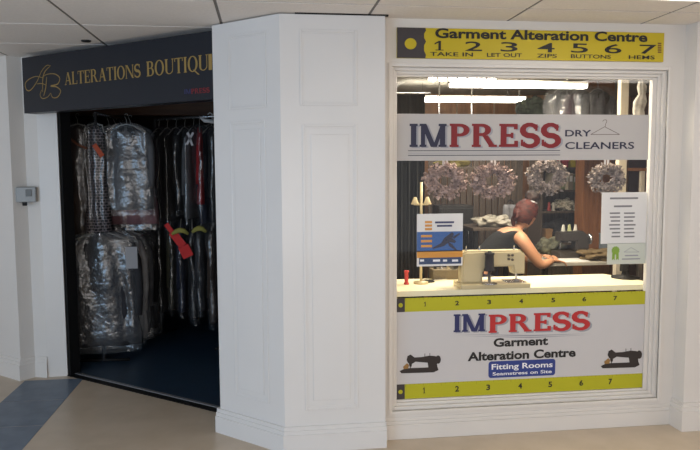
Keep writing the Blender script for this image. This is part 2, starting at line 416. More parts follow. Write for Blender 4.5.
# doorway: black jambs, threshold strip, lintel wall behind the sign
TL = Vector((-1.648, 5.715, 0)); TR = Vector((-.312, 4.655, 0)); ud = (TR-TL).normalized(); nd = Vector((ud.y, -ud.x, 0)); nd = nd if nd.y < 0 else -nd
door = Plane(TL, ud, nd); LD = (TR-TL).length
D1 = bpy.data.objects.new('door_1', None); COL.objects.link(D1); D1['kind'] = 'structure'
bm = BM(); slab(bm, door, -.0, .03, 0, 2.36, -.10, .0, .004); slab(bm, door, LD-.03, LD+.02, 0, 2.36, -.10, 0, .004); slab(bm, door, 0, LD, 2.31, 2.36, -.10, 0, .004)
obj('door_frame', bm, black_m, D1, kind='structure')
bm = BM(); slab(bm, door, 0, LD, 0, .012, -.075, -.045, .002); obj('threshold_strip', bm, mat('aluminium', srgb(150, 152, 156), .35, metal=.6), D1, kind='structure')
bm = BM(); slab(bm, door, -.01, LD, 0, .006, -.045, .012); obj('door_track', bm, black_m, D1, kind='structure')
bm = BM(); slab(bm, door, -.05, LD+.03, 2.33, ZC, -.14, -.01); struct('wall_lintel', bm, dark_wall)

# shop interior shell
bm = BM()
t0 = door.at(-.3, 0, -.05); t1 = door.at(LD+.05, 0, -.05)
prism(bm, [(t0.x, t0.y), (t1.x, t1.y), (.40, 4.70), (.40, 8.2), (-2.95, 8.2), (-2.95, 6.75), (-2.2, 6.1)], -.05, .004)
struct('floor', bm, navy_floor)
bm = BM(); box(bm, .72, 4.6, 4.14, 8.2, -.02, .004); box(bm, .45, .72, 4.8, 8.2, -.02, .004); struct('floor', bm, mat('workroom_floor', srgb(70, 66, 62), .6, var=.1))
bm = BM(); prism(bm, [(-2.2, 6.3), (-.4, 4.86), (.45, 4.70), (.45, 8.25), (-2.98, 8.25), (-2.98, 6.8)], ZC-.03, ZC-.01); struct('ceiling', bm, mat('dark_ceiling', srgb(70, 66, 64), .9))
bm = BM(); box(bm, .45, 4.6, YW+.09, 8.2, ZC-.03, ZC-.01); struct('ceiling', bm, mat('workroom_ceiling', srgb(136, 132, 122), .9, var=.05))
bm = BM(); box(bm, .35, .45, 4.6, 9.0, 0, ZC-.03); struct('wall_partition', bm, dark_wall)
bm = BM(); box(bm, -3.0, .35, 8.2, 8.3, 0, ZC-.03); box(bm, -3.0, -2.9, 6.72, 8.2, 0, ZC-.03)
struct('wall_back', bm, dark_wall)
bm = BM()
for k in range(9):                                # wide panels with thin light joints
    x0 = .45+k*.46; box(bm, x0+.004, x0+.456, 7.9, 7.95, 0, ZC-.03)
box(bm, .45, 4.6, 7.95, 8.0, 0, ZC-.03)
struct('wall_back', bm, brown_wall)
bm = BM()
for k in range(1, 9): box(bm, .45+k*.46-.006, .45+k*.46+.006, 7.890, 7.9, 0, ZC-.03)
struct('trim_5', bm, mat('joint_strip', srgb(168, 152, 128), .5))
bm = BM(); box(bm, 4.5, 4.6, YW+.09, 8.0, 0, ZC-.03); struct('wall_side', bm, mat('maroon_wall', srgb(92, 54, 52), .8, var=.1))

# ================================================================== CEILING LIGHTS, AND STAND-INS FOR REFLECTED ONES
def ceiling_panel(x, y, w_, d_, label):
    t = thing('ceiling_light', label, 'ceiling light', (x, y, ZC))
    bm = BM(); fr = Plane((0, 0, 0), (1, 0, 0), (0, -1, 0))
    for a in ((-w_/2, w_/2, -d_/2, -d_/2+.02), (-w_/2, w_/2, d_/2-.02, d_/2), (-w_/2, -w_/2+.02, -d_/2+.02, d_/2-.02), (w_/2-.02, w_/2, -d_/2+.02, d_/2-.02)):
        box(bm, a[0], a[1], a[2], a[3], -.012, .0)
    obj('frame', bm, white_paint, t)
    bm = BM(); box(bm, -w_/2+.02, w_/2-.02, -d_/2+.02, d_/2-.02, -.008, -.002); obj('diffuser', bm, panel_m, t)
ceiling_panel(1.925, 3.16, .86, .56, 'lit white ceiling panel at the top edge, over the right of the window')
ceiling_panel(-.685, 1.0, .86, .66, 'lit white ceiling panel above the left of the concourse')
ceiling_panel(1.055, 1.0, .86, .66, 'lit white ceiling panel above the middle of the concourse')
ceiling_panel(3.665, 1.7, .86, .66, 'lit white ceiling panel above the right of the concourse')

def reflected_strip(pxa, pxb, py, z, label, n=1, seg=False, wd=.07):  # made-up fixtures standing in for mall ceiling lights reflected in the glass
    a = PZ(pxa, py, z); b = PZ(pxb, py, z); L = b.x-a.x; y = (a.y+b.y)/2
    t = thing('reflected_light_strip', label, 'ceiling light', ((a.x+b.x)/2, y, z), group='strips standing in for ceiling lights reflected in the glass')
    bm = BM(); box(bm, -L/2, L/2, -.03, .03, .022, .05, .004); obj('housing', bm, white_paint, t)
    bm = BM()
    if seg:
        for k in range(7): x0 = -L/2+.02+k*(L-.04)/7; tube(bm, [(x0+.012, 0, .005), (x0+(L-.04)/7-.012, 0, .005)], .016, 10)
    else: box(bm, -L/2+.015, L/2-.015, -wd/2, wd/2, -.006, .022, .006)
    obj('tube', bm, strip_glow_m, t)
    for s in (-1, 1): bm = BM(); tube(bm, [(s*L*.35, 0, .05), (s*L*.35, 0, ZC-.03-z)], .003, 6); obj('suspension_wire', bm, steel, t)
reflected_strip(424, 500, 79.5, 2.37, 'short dim strip for a reflected ceiling light at the very top of the window glass', seg=True)
reflected_strip(447, 590, 87, 2.38, 'long bright strip for a reflected ceiling light, crossing the top middle of the window')
reflected_strip(403, 527, 101, 2.38, 'long pale strip for a reflected ceiling light, just above the large word on the banner', wd=.16)
reflected_strip(396, 462, 112, 2.38, 'strip for a reflected ceiling light, half hidden by the top left edge of the white banner')

# ================================================================== SIGNS
# hanging boutique fascia
SL = Vector((-1.83, 5.545, 0)); SR = Vector((-.311, 4.352, 0)); us = (SR-SL).normalized(); ns = Vector((us.y, -us.x, 0)); ns = ns if ns.y < 0 else -ns
sp = Plane(SL, us, ns); LS = (SR-SL).length
zt = sp.uv(22.5, 57.8)[1]; zb0 = sp.uv(24, 112)[1]; zb1 = sp.uv(211, 101.3)[1]; zb = (zb0+zb1)/2
t = thing('fascia_sign', 'long slate-blue fascia board with gold serif lettering over the dark doorway', 'sign', sp.at(LS/2, 0, 0))
t.location = (0, 0, 0)
bm = BM(); slab(bm, sp, -.022, LS-.002, zb, zt, -.10, 0, .003); obj('board', bm, sign_navy, t)
u0, v0 = sp.uv(65.5, 86.5); u1, v1 = sp.uv(214, 60)
lu0 = u0; lv0 = v0; lv1 = sp.uv(65.5, 76)[1]
bm = BM(); uE = sp.uv(219, 70)[0]
# the last letter runs on behind the pillar: lay the words out at their own pitch, keep what fits on the board
vr0 = sp.uv(201, 75.2)[1]; vr1 = sp.uv(201, 58.5)[1]
sh1 = serif_shapes('ALTERATIONS', .17, .06, .05, .05, .07); sh2 = serif_shapes('BOUTIQU', .17, .06, .05, .05, .07)
ua, ub = sp.uv(65, 85)[0], sp.uv(141, 75)[0]; uc, ud_ = sp.uv(147, 75)[0], sp.uv(208.5, 70)[0]
LV0 = sp.uv(100, 81.5)[1]; LV1 = sp.uv(100, 68.5)[1]
place_shapes(bm, sh1, sp, ua, ub, LV0, LV1, .0022, base=(0, 1)); place_shapes(bm, sh2, sp, uc, ud_, LV0, LV1+.008, .0022, base=(0, 1))
eg = [q for q in glyph('E', .17, .06, .05, .05)[0][:1]]
place_shapes(bm, eg, sp, ud_+.004, LS-.004, LV0, LV1+.008, .0022, base=(0, 1))
obj('lettering', bm, gold_m, t)
def stroke(bm, pl, pts, w0, w1, h):
    """flourished pen stroke through photo-measured points on the board"""
    P = [Vector(pl.uv(*p)) for p in pts]; Q = []
    for i in range(len(P)-1):
        a, b, c, d = P[max(i-1, 0)], P[i], P[i+1], P[min(i+2, len(P)-1)]
        for k in range(6):
            s = k/6; Q.append(.5*((2*b)+(c-a)*s+(2*a-5*b+4*c-d)*s*s+(3*b-a-3*c+d)*s**3))
    Q.append(P[-1]); n = len(Q)
    for i in range(n-1):
        d = (Q[i+1]-Q[i]); d = d.normalized() if d.length else Vector((1, 0)); m = Vector((-d.y, d.x))
        wa = w0+(w1-w0)*math.sin(PI*i/n); wb = w0+(w1-w0)*math.sin(PI*(i+1)/n)
        a, b = Q[i], Q[i+1]
        wa *= .62; wb *= .62
        bm.faces.new([bm.verts.new(pl.at(p.x, p.y, h+.0001*(i % 2))) for p in (a+m*wa, b+m*wb, b-m*wb, a-m*wa)])
bm = BM()
stroke(bm, sp, [(51, 66), (47, 65.5), (42, 71), (37, 82), (31, 90), (27, 90), (25.5, 84), (29, 79.5), (36, 76.5), (42, 77.5)], .003, .006, .0022)
stroke(bm, sp, [(50, 66.5), (45, 72), (43, 80), (43, 92)], .003, .008, .0024)
stroke(bm, sp, [(37, 84), (42, 83.5), (46, 85)], .003, .005, .0026)
stroke(bm, sp, [(47, 77), (46, 88), (44, 96)], .004, .008, .0028)
stroke(bm, sp, [(42, 78), (47, 74.5), (55, 74), (60, 78), (58, 84), (51, 86), (57, 87), (61, 91), (58, 97), (53, 97.5), (51, 93)], .003, .007, .003)
stroke(bm, sp, [(51, 93), (48, 97), (43, 98.5), (40.5, 95), (42, 90)], .003, .005, .0032)
obj('monogram', bm, gold_m, t)
bm = BM(); place_shapes(bm, serif_shapes('IM', .2, .1, .04, .08), sp, sp.uv(184.5, 92)[0], sp.uv(191, 92)[0], sp.uv(190, 93.6)[1], sp.uv(190, 89)[1], .0022, base=(0, 1))
obj('logo_lettering', bm, navy_ink, t)
bm = BM(); place_shapes(bm, serif_shapes('PRESS', .2, .1, .04, .08), sp, sp.uv(191.5, 92)[0], sp.uv(210, 92)[0], sp.uv(200, 93.2)[1], sp.uv(200, 88.2)[1], .0022, base=(0, 1))
obj('logo_lettering', bm, dark_red, t)

# yellow tape-measure sign on the wall over the window
yp = Plane((0, YW-.018, 0), (1, 0, 0), (0, -1, 0))
t = thing('tape_measure_sign', 'yellow tape-measure sign board above the window reading Garment Alteration Centre', 'sign')
u0, v1 = yp.uv(397, 27.3); u1, v0 = yp.uv(663.5, 61); v0 = (v0+yp.uv(397, 58.8)[1])/2
bm = BM(); slab(bm, yp, u0, u1, v0, v1, -.017, 0, .002); obj('board', bm, yellow_head, t)
uc1 = yp.uv(426, 40)[0]; bm = BM()
cvs = [(u0, v0), (uc1-.004, v0), (uc1, v0+.02), (uc1-.012, v0+.045), (uc1-.012, v0+.075), (uc1, v0+.10), (uc1-.012, v0+.12), (uc1-.012, v0+.145), (uc1, v1-.015), (uc1-.004, v1), (u0, v1)]
poly(bm, [yp.at(a, b, .0015) for a, b in cvs]); obj('end_cap', bm, capgrey, t)
bm = BM(); cu, cv = yp.uv(410.5, 43.8); poly(bm, [yp.at(cu+.036*math.cos(2*PI*k/24), cv+.033*math.sin(2*PI*k/24), .003) for k in range(24)]); obj('eyelet', bm, yellow_head, t)
def yv(py): return yp.uv(530, py)[1]
def ytext(s, x0, x1, vb, vt, bold=0, name='lettering', base=None):
    bm = BM(); place_shapes(bm, text_shapes(s, bold), yp, yp.uv(x0, 45)[0], yp.uv(x1, 45)[0], vb, vt, .0022, base=base); return obj(name, bm, ink, t)
ytext('Garment Alteration Centre', 435, 647, yv(40), yv(30), .03, 'title_lettering', None)
for ch, x in zip('1234567', (439, 473.5, 509, 546, 579.5, 613, 648)): ytext(ch, x-(4.5 if ch == '1' else 8.5), x+(4.5 if ch == '1' else 8.5), yv(52), yv(42.6), .008, 'numeral')
for s, x0, x1 in (('TAKE IN', 430, 473), ('LET OUT', 487, 522), ('ZIPS', 537, 557), ('BUTTONS', 571, 611), ('HEMS', 629, 655)): ytext(s, x0, x1, yv(57.5), yv(53.6), .012, 'word')
bm = BM()
for k in range(5): a, b = yp.uv(659.5, 53-k*2.2); slab(bm, yp, a-.012, a+.012, b, b+.009, 0, .0015)
obj('side_lettering', bm, mat('brown_ink', srgb(120, 84, 30), .5), t)

# white film across the glass: the large banner
gp = Plane((0, YG-.002, 0), (1, 0, 0), (0, -1, 0))
t = thing('window_banner', 'wide white vinyl banner across the upper glass reading DRY CLEANERS beside a hanger', 'sign')
def gx_(px): return gp.uv(px, 137)[0]
def slabpx(bm, pl, px0, py0, px1, py1, h0, h1, bev=0):
    u0, v1 = pl.uv(px0, py0); u1, v0 = pl.uv(px1, py1); slab(bm, pl, u0, u1, v0, v1, h0, h1, bev)
bm = BM(); bu0, bu1 = OX0+.037, gp.uv(648.5, 140)[0]; bv1 = gp.uv(520, 114.3)[1]; bv0 = gp.uv(520, 160.3)[1]
slab(bm, gp, bu0, bu1, bv0, bv1, 0, .001); obj('film', bm, mat('grey_white_vinyl', srgb(184, 180, 178), .45), t)
def gt(name, shapes, m, x0, x1, yb, yt, h, base=None, ref=None, parent=None, pl=gp):
    r = ref or (x0+x1)/2; bm = BM()
    place_shapes(bm, shapes, pl, pl.uv(x0, (yb+yt)/2)[0], pl.uv(x1, (yb+yt)/2)[0], pl.uv(r, yb)[1], pl.uv(r, yt)[1], h, base=base)
    return obj(name, bm, m, parent or t)
SER = dict(T=.20, t=.13, so=.05, sr=.10, gap=.07)
sI = serif_shapes('IM', **SER); sP = serif_shapes('PRESS', **SER)
gt('letter_shadow', sI, grey_ink, 411.5, 448.5, 148, 124.8, .0016, (0, 1)); gt('letter_shadow', sP, grey_ink, 451.5, 563, 148, 124.8, .0016, (0, 1))
gt('logo_lettering', sI, navy_dark, 409.5, 446.5, 147, 123.8, .0024, (0, 1)); gt('logo_lettering', sP, dark_red, 449.5, 561, 147, 123.8, .0024, (0, 1))
for yy, mm, th in ((150.6, navy_dark, .7), (153, grey_ink, .5), (155.2, navy_dark, .7)):
    bm = BM(); a, b = gp.uv(408, yy); a2, b2 = gp.uv(560, yy); slab(bm, gp, a, a2, (b+b2)/2-.003*th, (b+b2)/2+.003*th, .001, .002); obj('underline', bm, mm, t)
gt('word', text_shapes('DRY', .02), navy_dark, 565, 591, 136.5, 130, .002); gt('word', text_shapes('CLEANERS', .015), navy_dark, 565, 634, 149, 142, .002)
bm = BM()
def wire(bm, pl, pts, w_, h):
    stroke_pts = [Vector(pl.uv(*p)) for p in pts]
    for a, b in zip(stroke_pts, stroke_pts[1:]):
        d = (b-a).normalized(); m_ = Vector((-d.y, d.x))*w_; bm.faces.new([bm.verts.new(pl.at(p.x, p.y, h)) for p in (a+m_, b+m_, b-m_, a-m_)])
wire(bm, gp, [(602.5, 121.5), (603.5, 120), (606, 119.8), (606.8, 121.5), (605.5, 124), (605, 127), (619.5, 134.5), (590.5, 134.5), (605, 126.5)], .0018, .002)
obj('hanger_emblem', bm, mat('brown_grey_ink', srgb(110, 96, 92), .5), t)

# lower white film
t = thing('window_banner', 'large white vinyl panel on the lower glass reading Garment Alteration Centre, Fitting Rooms', 'sign')
rv1b = gp.uv(520, 309)[1]; rv2t = gp.uv(520, 379)[1]; ru0 = OX0+.037; ru1 = gp.uv(643.5, 340)[0]
bm = BM(); slab(bm, gp, ru0, ru1, rv2t-.01, rv1b+.01, 0, .0008); obj('film', bm, vinyl, t)
gt('letter_shadow', sI, grey_ink, 455.5, 487, 332.6, 314.6, .0014, (0, 1)); gt('letter_shadow', sP, grey_ink, 490.5, 592, 332.2, 313.8, .0014, (0, 1))
gt('logo_lettering', sI, navy_ink, 453.5, 485, 331.6, 313.8, .0022, (0, 1)); gt('logo_lettering', sP, red_ink, 488.5, 590, 331, 313, .0022, (0, 1))
bm = BM(); poly(bm, [gp.at(*gp.uv(*p), .0014) for p in ((454, 334), (530, 336.2), (590, 333.5), (530, 335))]); poly(bm, [gp.at(*gp.uv(*p), .0014) for p in ((454, 335.5), (530, 338), (590, 334.7), (530, 337))]); obj('underline', bm, grey_ink, t)
gt('word', text_shapes('Garment', .035), ink, 493.5, 548, 346, 337.2, .002); gt('word', text_shapes('Alteration Centre', .035), ink, 467.5, 575.5, 359, 350, .002)
bm = BM(); a0, b1 = gp.uv(488.5, 361.5); a1, b0 = gp.uv(555, 375); r_ = .018; pts = []
for cx, cy, s in ((a1-r_, b1-r_, 0), (a0+r_, b1-r_, 1), (a0+r_, b0+r_, 2), (a1-r_, b0+r_, 3)):
    for k in range(5): a = PI/2*(s+k/4); pts.append(gp.at(cx+r_*math.cos(a), cy+r_*math.sin(a), .0015))
poly(bm, pts); obj('badge', bm, blue_badge, t)
gt('badge_lettering', text_shapes('Fitting Rooms', .02), white_ink, 491.5, 552.5, 370, 362.8, .0028); gt('badge_lettering', text_shapes('Seamstress on Site', .02), white_ink, 492.5, 551.5, 374.2, 370.8, .0028)
mach_ink = mat('machine_print', srgb(44, 36, 34), .5); gold_ink = mat('machine_print_gold', srgb(150, 112, 60), .5)
def machine_print(x, y):
    bm = BM(); w_ = 1.0
    def pp(pts, h=.0016): poly(bm, [gp.at(*gp.uv(x+a, y+b), h) for a, b in pts])
    pp([(-20, 9), (-14, 6.2), (18, 5), (19, 8), (14, 10.3), (-18, 11.3)])
    pp([(8, 0), (17, -1), (18, 6), (9, 6.5)], .0019)
    pp([(-12, -6), (-9, -7.6), (-5, -4.6), (2, -5), (10, -6.5), (16, -6), (19, -2), (17, 3), (12, .8), (4, .3), (-4, -.4), (-7, 1.5), (-11.5, 1), (-13, -2)], .0022)
    pp([(-11, 0), (-7.4, 0), (-8, 4.5), (-10, 4.5)], .0025); pp([(-9.6, 4), (-8.8, 4), (-8.8, 7.5), (-9.6, 7.5)], .0019)
    pp([(18.5+2.8*math.cos(2*PI*k/14), -2.5+4.2*math.sin(2*PI*k/14)) for k in range(14)], .0028)
    pp([(5, -5), (5.6, -5), (5.6, -8.5), (5, -8.5)]); pp([(10, -6), (10.6, -6), (10.6, -9), (10, -9)])
    o = obj('machine_picture', bm, mach_ink, t)
    bm = BM(); pp2 = [(-16.5, 4.5), (-12.5, 1), (-10.5, 3), (-11.5, 6.5), (-16, 7)]
    poly(bm, [gp.at(*gp.uv(x+a, y+b), .0032) for a, b in pp2]); obj('picture_highlight', bm, gold_ink, o)
machine_print(419.5, 362); machine_print(620.5, 357)
# rulers
def ruler(px, ytl, ybl, label, nums):
    t = thing('ruler_decal', label, 'decal', group=None)
    u0, v1 = gp.uv(397, ytl); v0 = gp.uv(397, ybl)[1]; v1r = gp.uv(643, px[0])[1]; u1 = ru1
    v1 = (v1+v1r)/2; v0 = v1-(gp.uv(397, ytl)[1]-gp.uv(397, ybl)[1]); u0 = ru0
    bm = BM(); slab(bm, gp, u0, u1, v0, v1, .001, .0016); obj('tape_strip', bm, yellow_m, t)
    bm = BM(); slab(bm, gp, u0, u0+.055, v0, v1, .0016, .0024); obj('end_cap', bm, capgrey, t)
    bm = BM(); poly(bm, [gp.at(u0+.028+.014*math.cos(2*PI*k/16), (v0+v1)/2+.014*math.sin(2*PI*k/16), .0032) for k in range(16)]); obj('eyelet', bm, yellow_m, t)
    bm = BM()
    for k in range(56):
        u = u0+.06+k*(u1-u0-.07)/55; h = .02 if k % 8 == 0 else (.013 if k % 4 == 0 else .008)
        slab(bm, gp, u-.0008, u+.0008, v1-h, v1, .0016, .0022)
    obj('tick_marks', bm, mat('faint_tick', srgb(120, 116, 20), .5), t)
    for ch, x in zip('1234567', nums):
        uu = gp.uv(x, ytl+6)[0]; bm = BM(); place_shapes(bm, text_shapes(ch, .03), gp, uu-(.008 if ch == '1' else .013), uu+(.008 if ch == '1' else .013), v0+.032, v1-.027, .0026); obj('numeral', bm, ink, t)
ruler((292.3,), 297, 310.8, 'yellow ruler strip on the glass along the top edge of the lower white panel', (425, 457, 489, 521, 553, 584, 615))
ruler((375.3,), 382.2, 397, 'yellow ruler strip on the glass along the bottom edge of the lower white panel', (424, 457, 488, 520, 550, 581, 610))

# leaflet, price notice, certificate: stuck on the inside of the glass
ip = Plane((0, YG+.012, 0), (1, 0, 0), (0, -1, 0))
t = thing('leaflet', 'blue and white leaflet with a leaping figure, stuck on the left of the glass', 'poster')
bm = BM(); slabpx(bm, ip, 417, 214, 462.5, 265.5, -.002, .0); obj('sheet', bm, paper, t)
bm = BM(); slabpx(bm, ip, 417, 232, 462.5, 251, 0, .001); obj('blue_field', bm, blue_print, t)
bm = BM(); slabpx(bm, ip, 417, 251, 462.5, 257, 0, .001); obj('orange_band', bm, orange_print, t)
bm = BM(); slabpx(bm, ip, 419, 258, 461, 263.5, 0, .001); obj('blue_band', bm, mat('dark_blue_print', srgb(44, 70, 110), .6), t)
bm = BM(); P = lambda *pts: poly(bm, [ip.at(*ip.uv(*p), .002) for p in pts])
P((448, 235), (452, 232), (454, 234), (452, 238), (456, 241), (455, 243), (449, 242), (444, 246), (433, 249), (432, 248), (441, 243), (444, 238)); P((452, 237), (459, 233), (460, 234), (454, 239)); P((447, 241), (452, 244), (457, 250), (455, 250), (449, 246))
obj('leaping_figure', bm, navy_dark, t)
bm = BM()
for yy in (221, 224.5, 228, 235, 240, 245): slabpx(bm, ip, 425 if yy < 230 else 421, yy, 432, yy+2.2, .001, .0016)
obj('orange_lettering', bm, orange_print, t)
bm = BM()
for yy, a, b in ((221.5, 435, 454), (225, 437, 452)): slabpx(bm, ip, a, yy, b, yy+1.6, 0, .0012)
obj('heading_lettering', bm, navy_ink, t)
bm = BM()
for a, b in ((420, 424), (433, 440), (443, 447), (452, 458)): slabpx(bm, ip, a, 259.5, b, 261.5, .001, .002)
obj('footer_lettering', bm, white_ink, t)
t = thing('opening_hours_notice', 'white sheet of typed text in two columns, stuck on the right of the glass', 'notice')
bm = BM(); slabpx(bm, ip, 602, 192.5, 645.5, 243, -.002, 0); obj('sheet', bm, paper, t)
bm = BM(); random.seed(3)
slabpx(bm, ip, 610, 197.5, 638, 199, 0, .001); slabpx(bm, ip, 614, 205.5, 632, 207, 0, .001)
for k in range(7):
    yy = 212.5+k*3.9; slabpx(bm, ip, 609+random.random()*3, yy, 620, yy+1.3, 0, .001); slabpx(bm, ip, 624, yy, 633+random.random()*3, yy+1.3, 0, .001)
obj('typed_lines', bm, mat('grey_type', srgb(120, 118, 120), .6), t)
t = thing('certificate_card', 'white card with a green rosette under the typed sheet on the glass', 'card')
bm = BM(); slabpx(bm, ip, 607.5, 243.5, 645, 263.5, -.002, 0); obj('card', bm, mat('card_white', srgb(206, 210, 198), .6), t)
bm = BM(); cu, cv = ip.uv(615.5, 250.5)
poly(bm, [ip.at(cu+(.026+.003*(k % 2))*math.cos(2*PI*k/24), cv+(.026+.003*(k % 2))*math.sin(2*PI*k/24), .001) for k in range(24)])
for s in (-1, 1): poly(bm, [ip.at(cu+s*.004, cv-.015, .0012), ip.at(cu+s*.022, cv-.015, .0012), ip.at(cu+s*.024, cv-.065, .0012), ip.at(cu+s*.014, cv-.055, .0012), ip.at(cu+s*.005, cv-.065, .0012)])
obj('rosette', bm, green_print, t)
bm = BM(); wire(bm, ip, [(624, 252), (631, 247.5), (639, 252), (624, 252)], .0015, .001); slabpx(bm, ip, 625, 255, 638, 256, 0, .001); slabpx(bm, ip, 622, 258.5, 640, 259.3, 0, .001); obj('hanger_emblem', bm, grey_ink, t)

# ================================================================== SMALL FIXTURES
t = thing('wall_switch', 'small grey switch box mounted on the left pilaster beside the doorway', 'switch', (0, 0, 0))
q0 = PP(26.8, 195, (A0[0], A0[1], 0), (.28, -1, 0)); pn = Plane((q0.x-.0, q0.y-.012, q0.z), (.96, .12, 0), (.12, -.96, 0))
bm = BM(); slab(bm, pn, -.075, .075, -.058, .065, -.03, .02, .008); obj('housing', bm, mat('grey_plastic', srgb(150, 152, 152), .4), t)
bm = BM(); slab(bm, pn, .0, .045, -.01, .045, .018, .026, .003); obj('rocker', bm, mat('mid_grey_plastic', srgb(92, 94, 94), .4), t)
bm = BM(); slab(bm, pn, -.03, .005, -.085, -.052, -.0, .018, .006); obj('cable_plug', bm, black_m, t)
q = PZ(86, 40.5, ZC); bm = BM(); lathe(bm, (q.x, q.y, ZC-.012), [(.012, 0), (.03, .003), (.035, .012)], 16); tag(obj('smoke_sensor', bm, mat('black_plastic', srgb(24, 24, 24), .5), smooth=True), 'tiny black sensor on the ceiling in front of the boutique sign', 'sensor')
q = PY(381, 18.3, YW-.03); bm = BM(); lathe(bm, (q.x, YW-.045, q.z), [(.004, 0), (.011, .004), (.011, .018), (.006, .022), (.006, .045)], 12, 'y'); tag(obj('screw_hook', bm, mat('rust_brown', srgb(112, 74, 58), .6), smooth=True), 'small brown screw head on the wall at the corner of the ceiling by the pillar', 'hook')

# ================================================================== DARK SHOP: RACKS OF WRAPPED CLOTHES
def loft(bm, rings, closed=True, capt=True, capb=True, mi=0):
    R2 = [[bm.verts.new(p) for p in r] for r in rings]; n = len(R2[0])
    for a, b in zip(R2, R2[1:]):
        for k in range(n): bm.faces.new((a[k], a[(k+1) % n], b[(k+1) % n], b[k])).material_index = mi
    if capt: bm.faces.new(R2[0]).material_index = mi
    if capb: bm.faces.new(R2[-1][::-1]).material_index = mi
def cross(z, w_, t_, folds, amp, ph, n=36, sh=0):
    out = []
    for k in range(n):
        a = 2*PI*k/n; ca, sa = math.cos(a), math.sin(a)
        x = math.copysign(abs(ca)**.75, ca)*w_; yy = math.copysign(abs(sa)**.8, sa)*t_
        f = 1+amp*math.sin(folds*a+ph)+amp*.6*math.sin((folds+3)*a-ph*1.7+z*5)
        out.append(Vector((x*(1+amp*.2*math.sin(ph+z*7))+sh, yy*f, z)))
    return out
hanger_m = mat('hanger_wire', srgb(170, 168, 164), .4, metal=.5)
def fabric(c, name, **k): return mat('fabric_'+name, c, .85, bump=.3, bscale=60, var=.25, vscale=10, **k)
FAB = dict(black=fabric(srgb(20, 20, 22), 'black'), char=fabric(srgb(44, 44, 48), 'charcoal'), grey=fabric(srgb(92, 92, 94), 'grey'), navy=fabric(srgb(26, 32, 54), 'navy'),
           red=fabric(srgb(150, 24, 30), 'red'), pink=fabric(srgb(128, 92, 96), 'pink'), white=fabric(srgb(176, 176, 178), 'white'), brown=fabric(srgb(58, 46, 38), 'brown'), olive=fabric(srgb(60, 60, 44), 'olive'), mauve=fabric(srgb(84, 70, 78), 'mauve'))
def check_mat():
    m = bpy.data.materials.new('checked_fabric'); m.use_nodes = True; nt = m.node_tree; b = nt.nodes['Principled BSDF']; b.inputs['Roughness'].default_value = .8
    tc = nt.nodes.new('ShaderNodeTexCoord'); mp = nt.nodes.new('ShaderNodeMapping'); mp.inputs['Rotation'].default_value = (0, .5, 0)
    br = nt.nodes.new('ShaderNodeTexBrick'); br.inputs['Scale'].default_value = 16; br.inputs['Color1'].default_value = srgb(16, 15, 16); br.inputs['Color2'].default_value = srgb(26, 20, 22); br.inputs['Mortar'].default_value = srgb(120, 110, 112); br.inputs['Mortar Size'].default_value = .05; br.inputs['Brick Width'].default_value = .5; br.inputs['Row Height'].default_value = .4
    cx = nt.nodes.new('ShaderNodeSeparateXYZ'); cb = nt.nodes.new('ShaderNodeCombineXYZ')
    nt.links.new(tc.outputs['Object'], cx.inputs[0]); nt.links.new(cx.outputs[0], cb.inputs[0]); nt.links.new(cx.outputs[2], cb.inputs[1]); nt.links.new(cb.outputs[0], br.inputs['Vector']); nt.links.new(br.outputs[0], b.inputs['Base Color'])
    return m
FAB['check'] = check_mat()

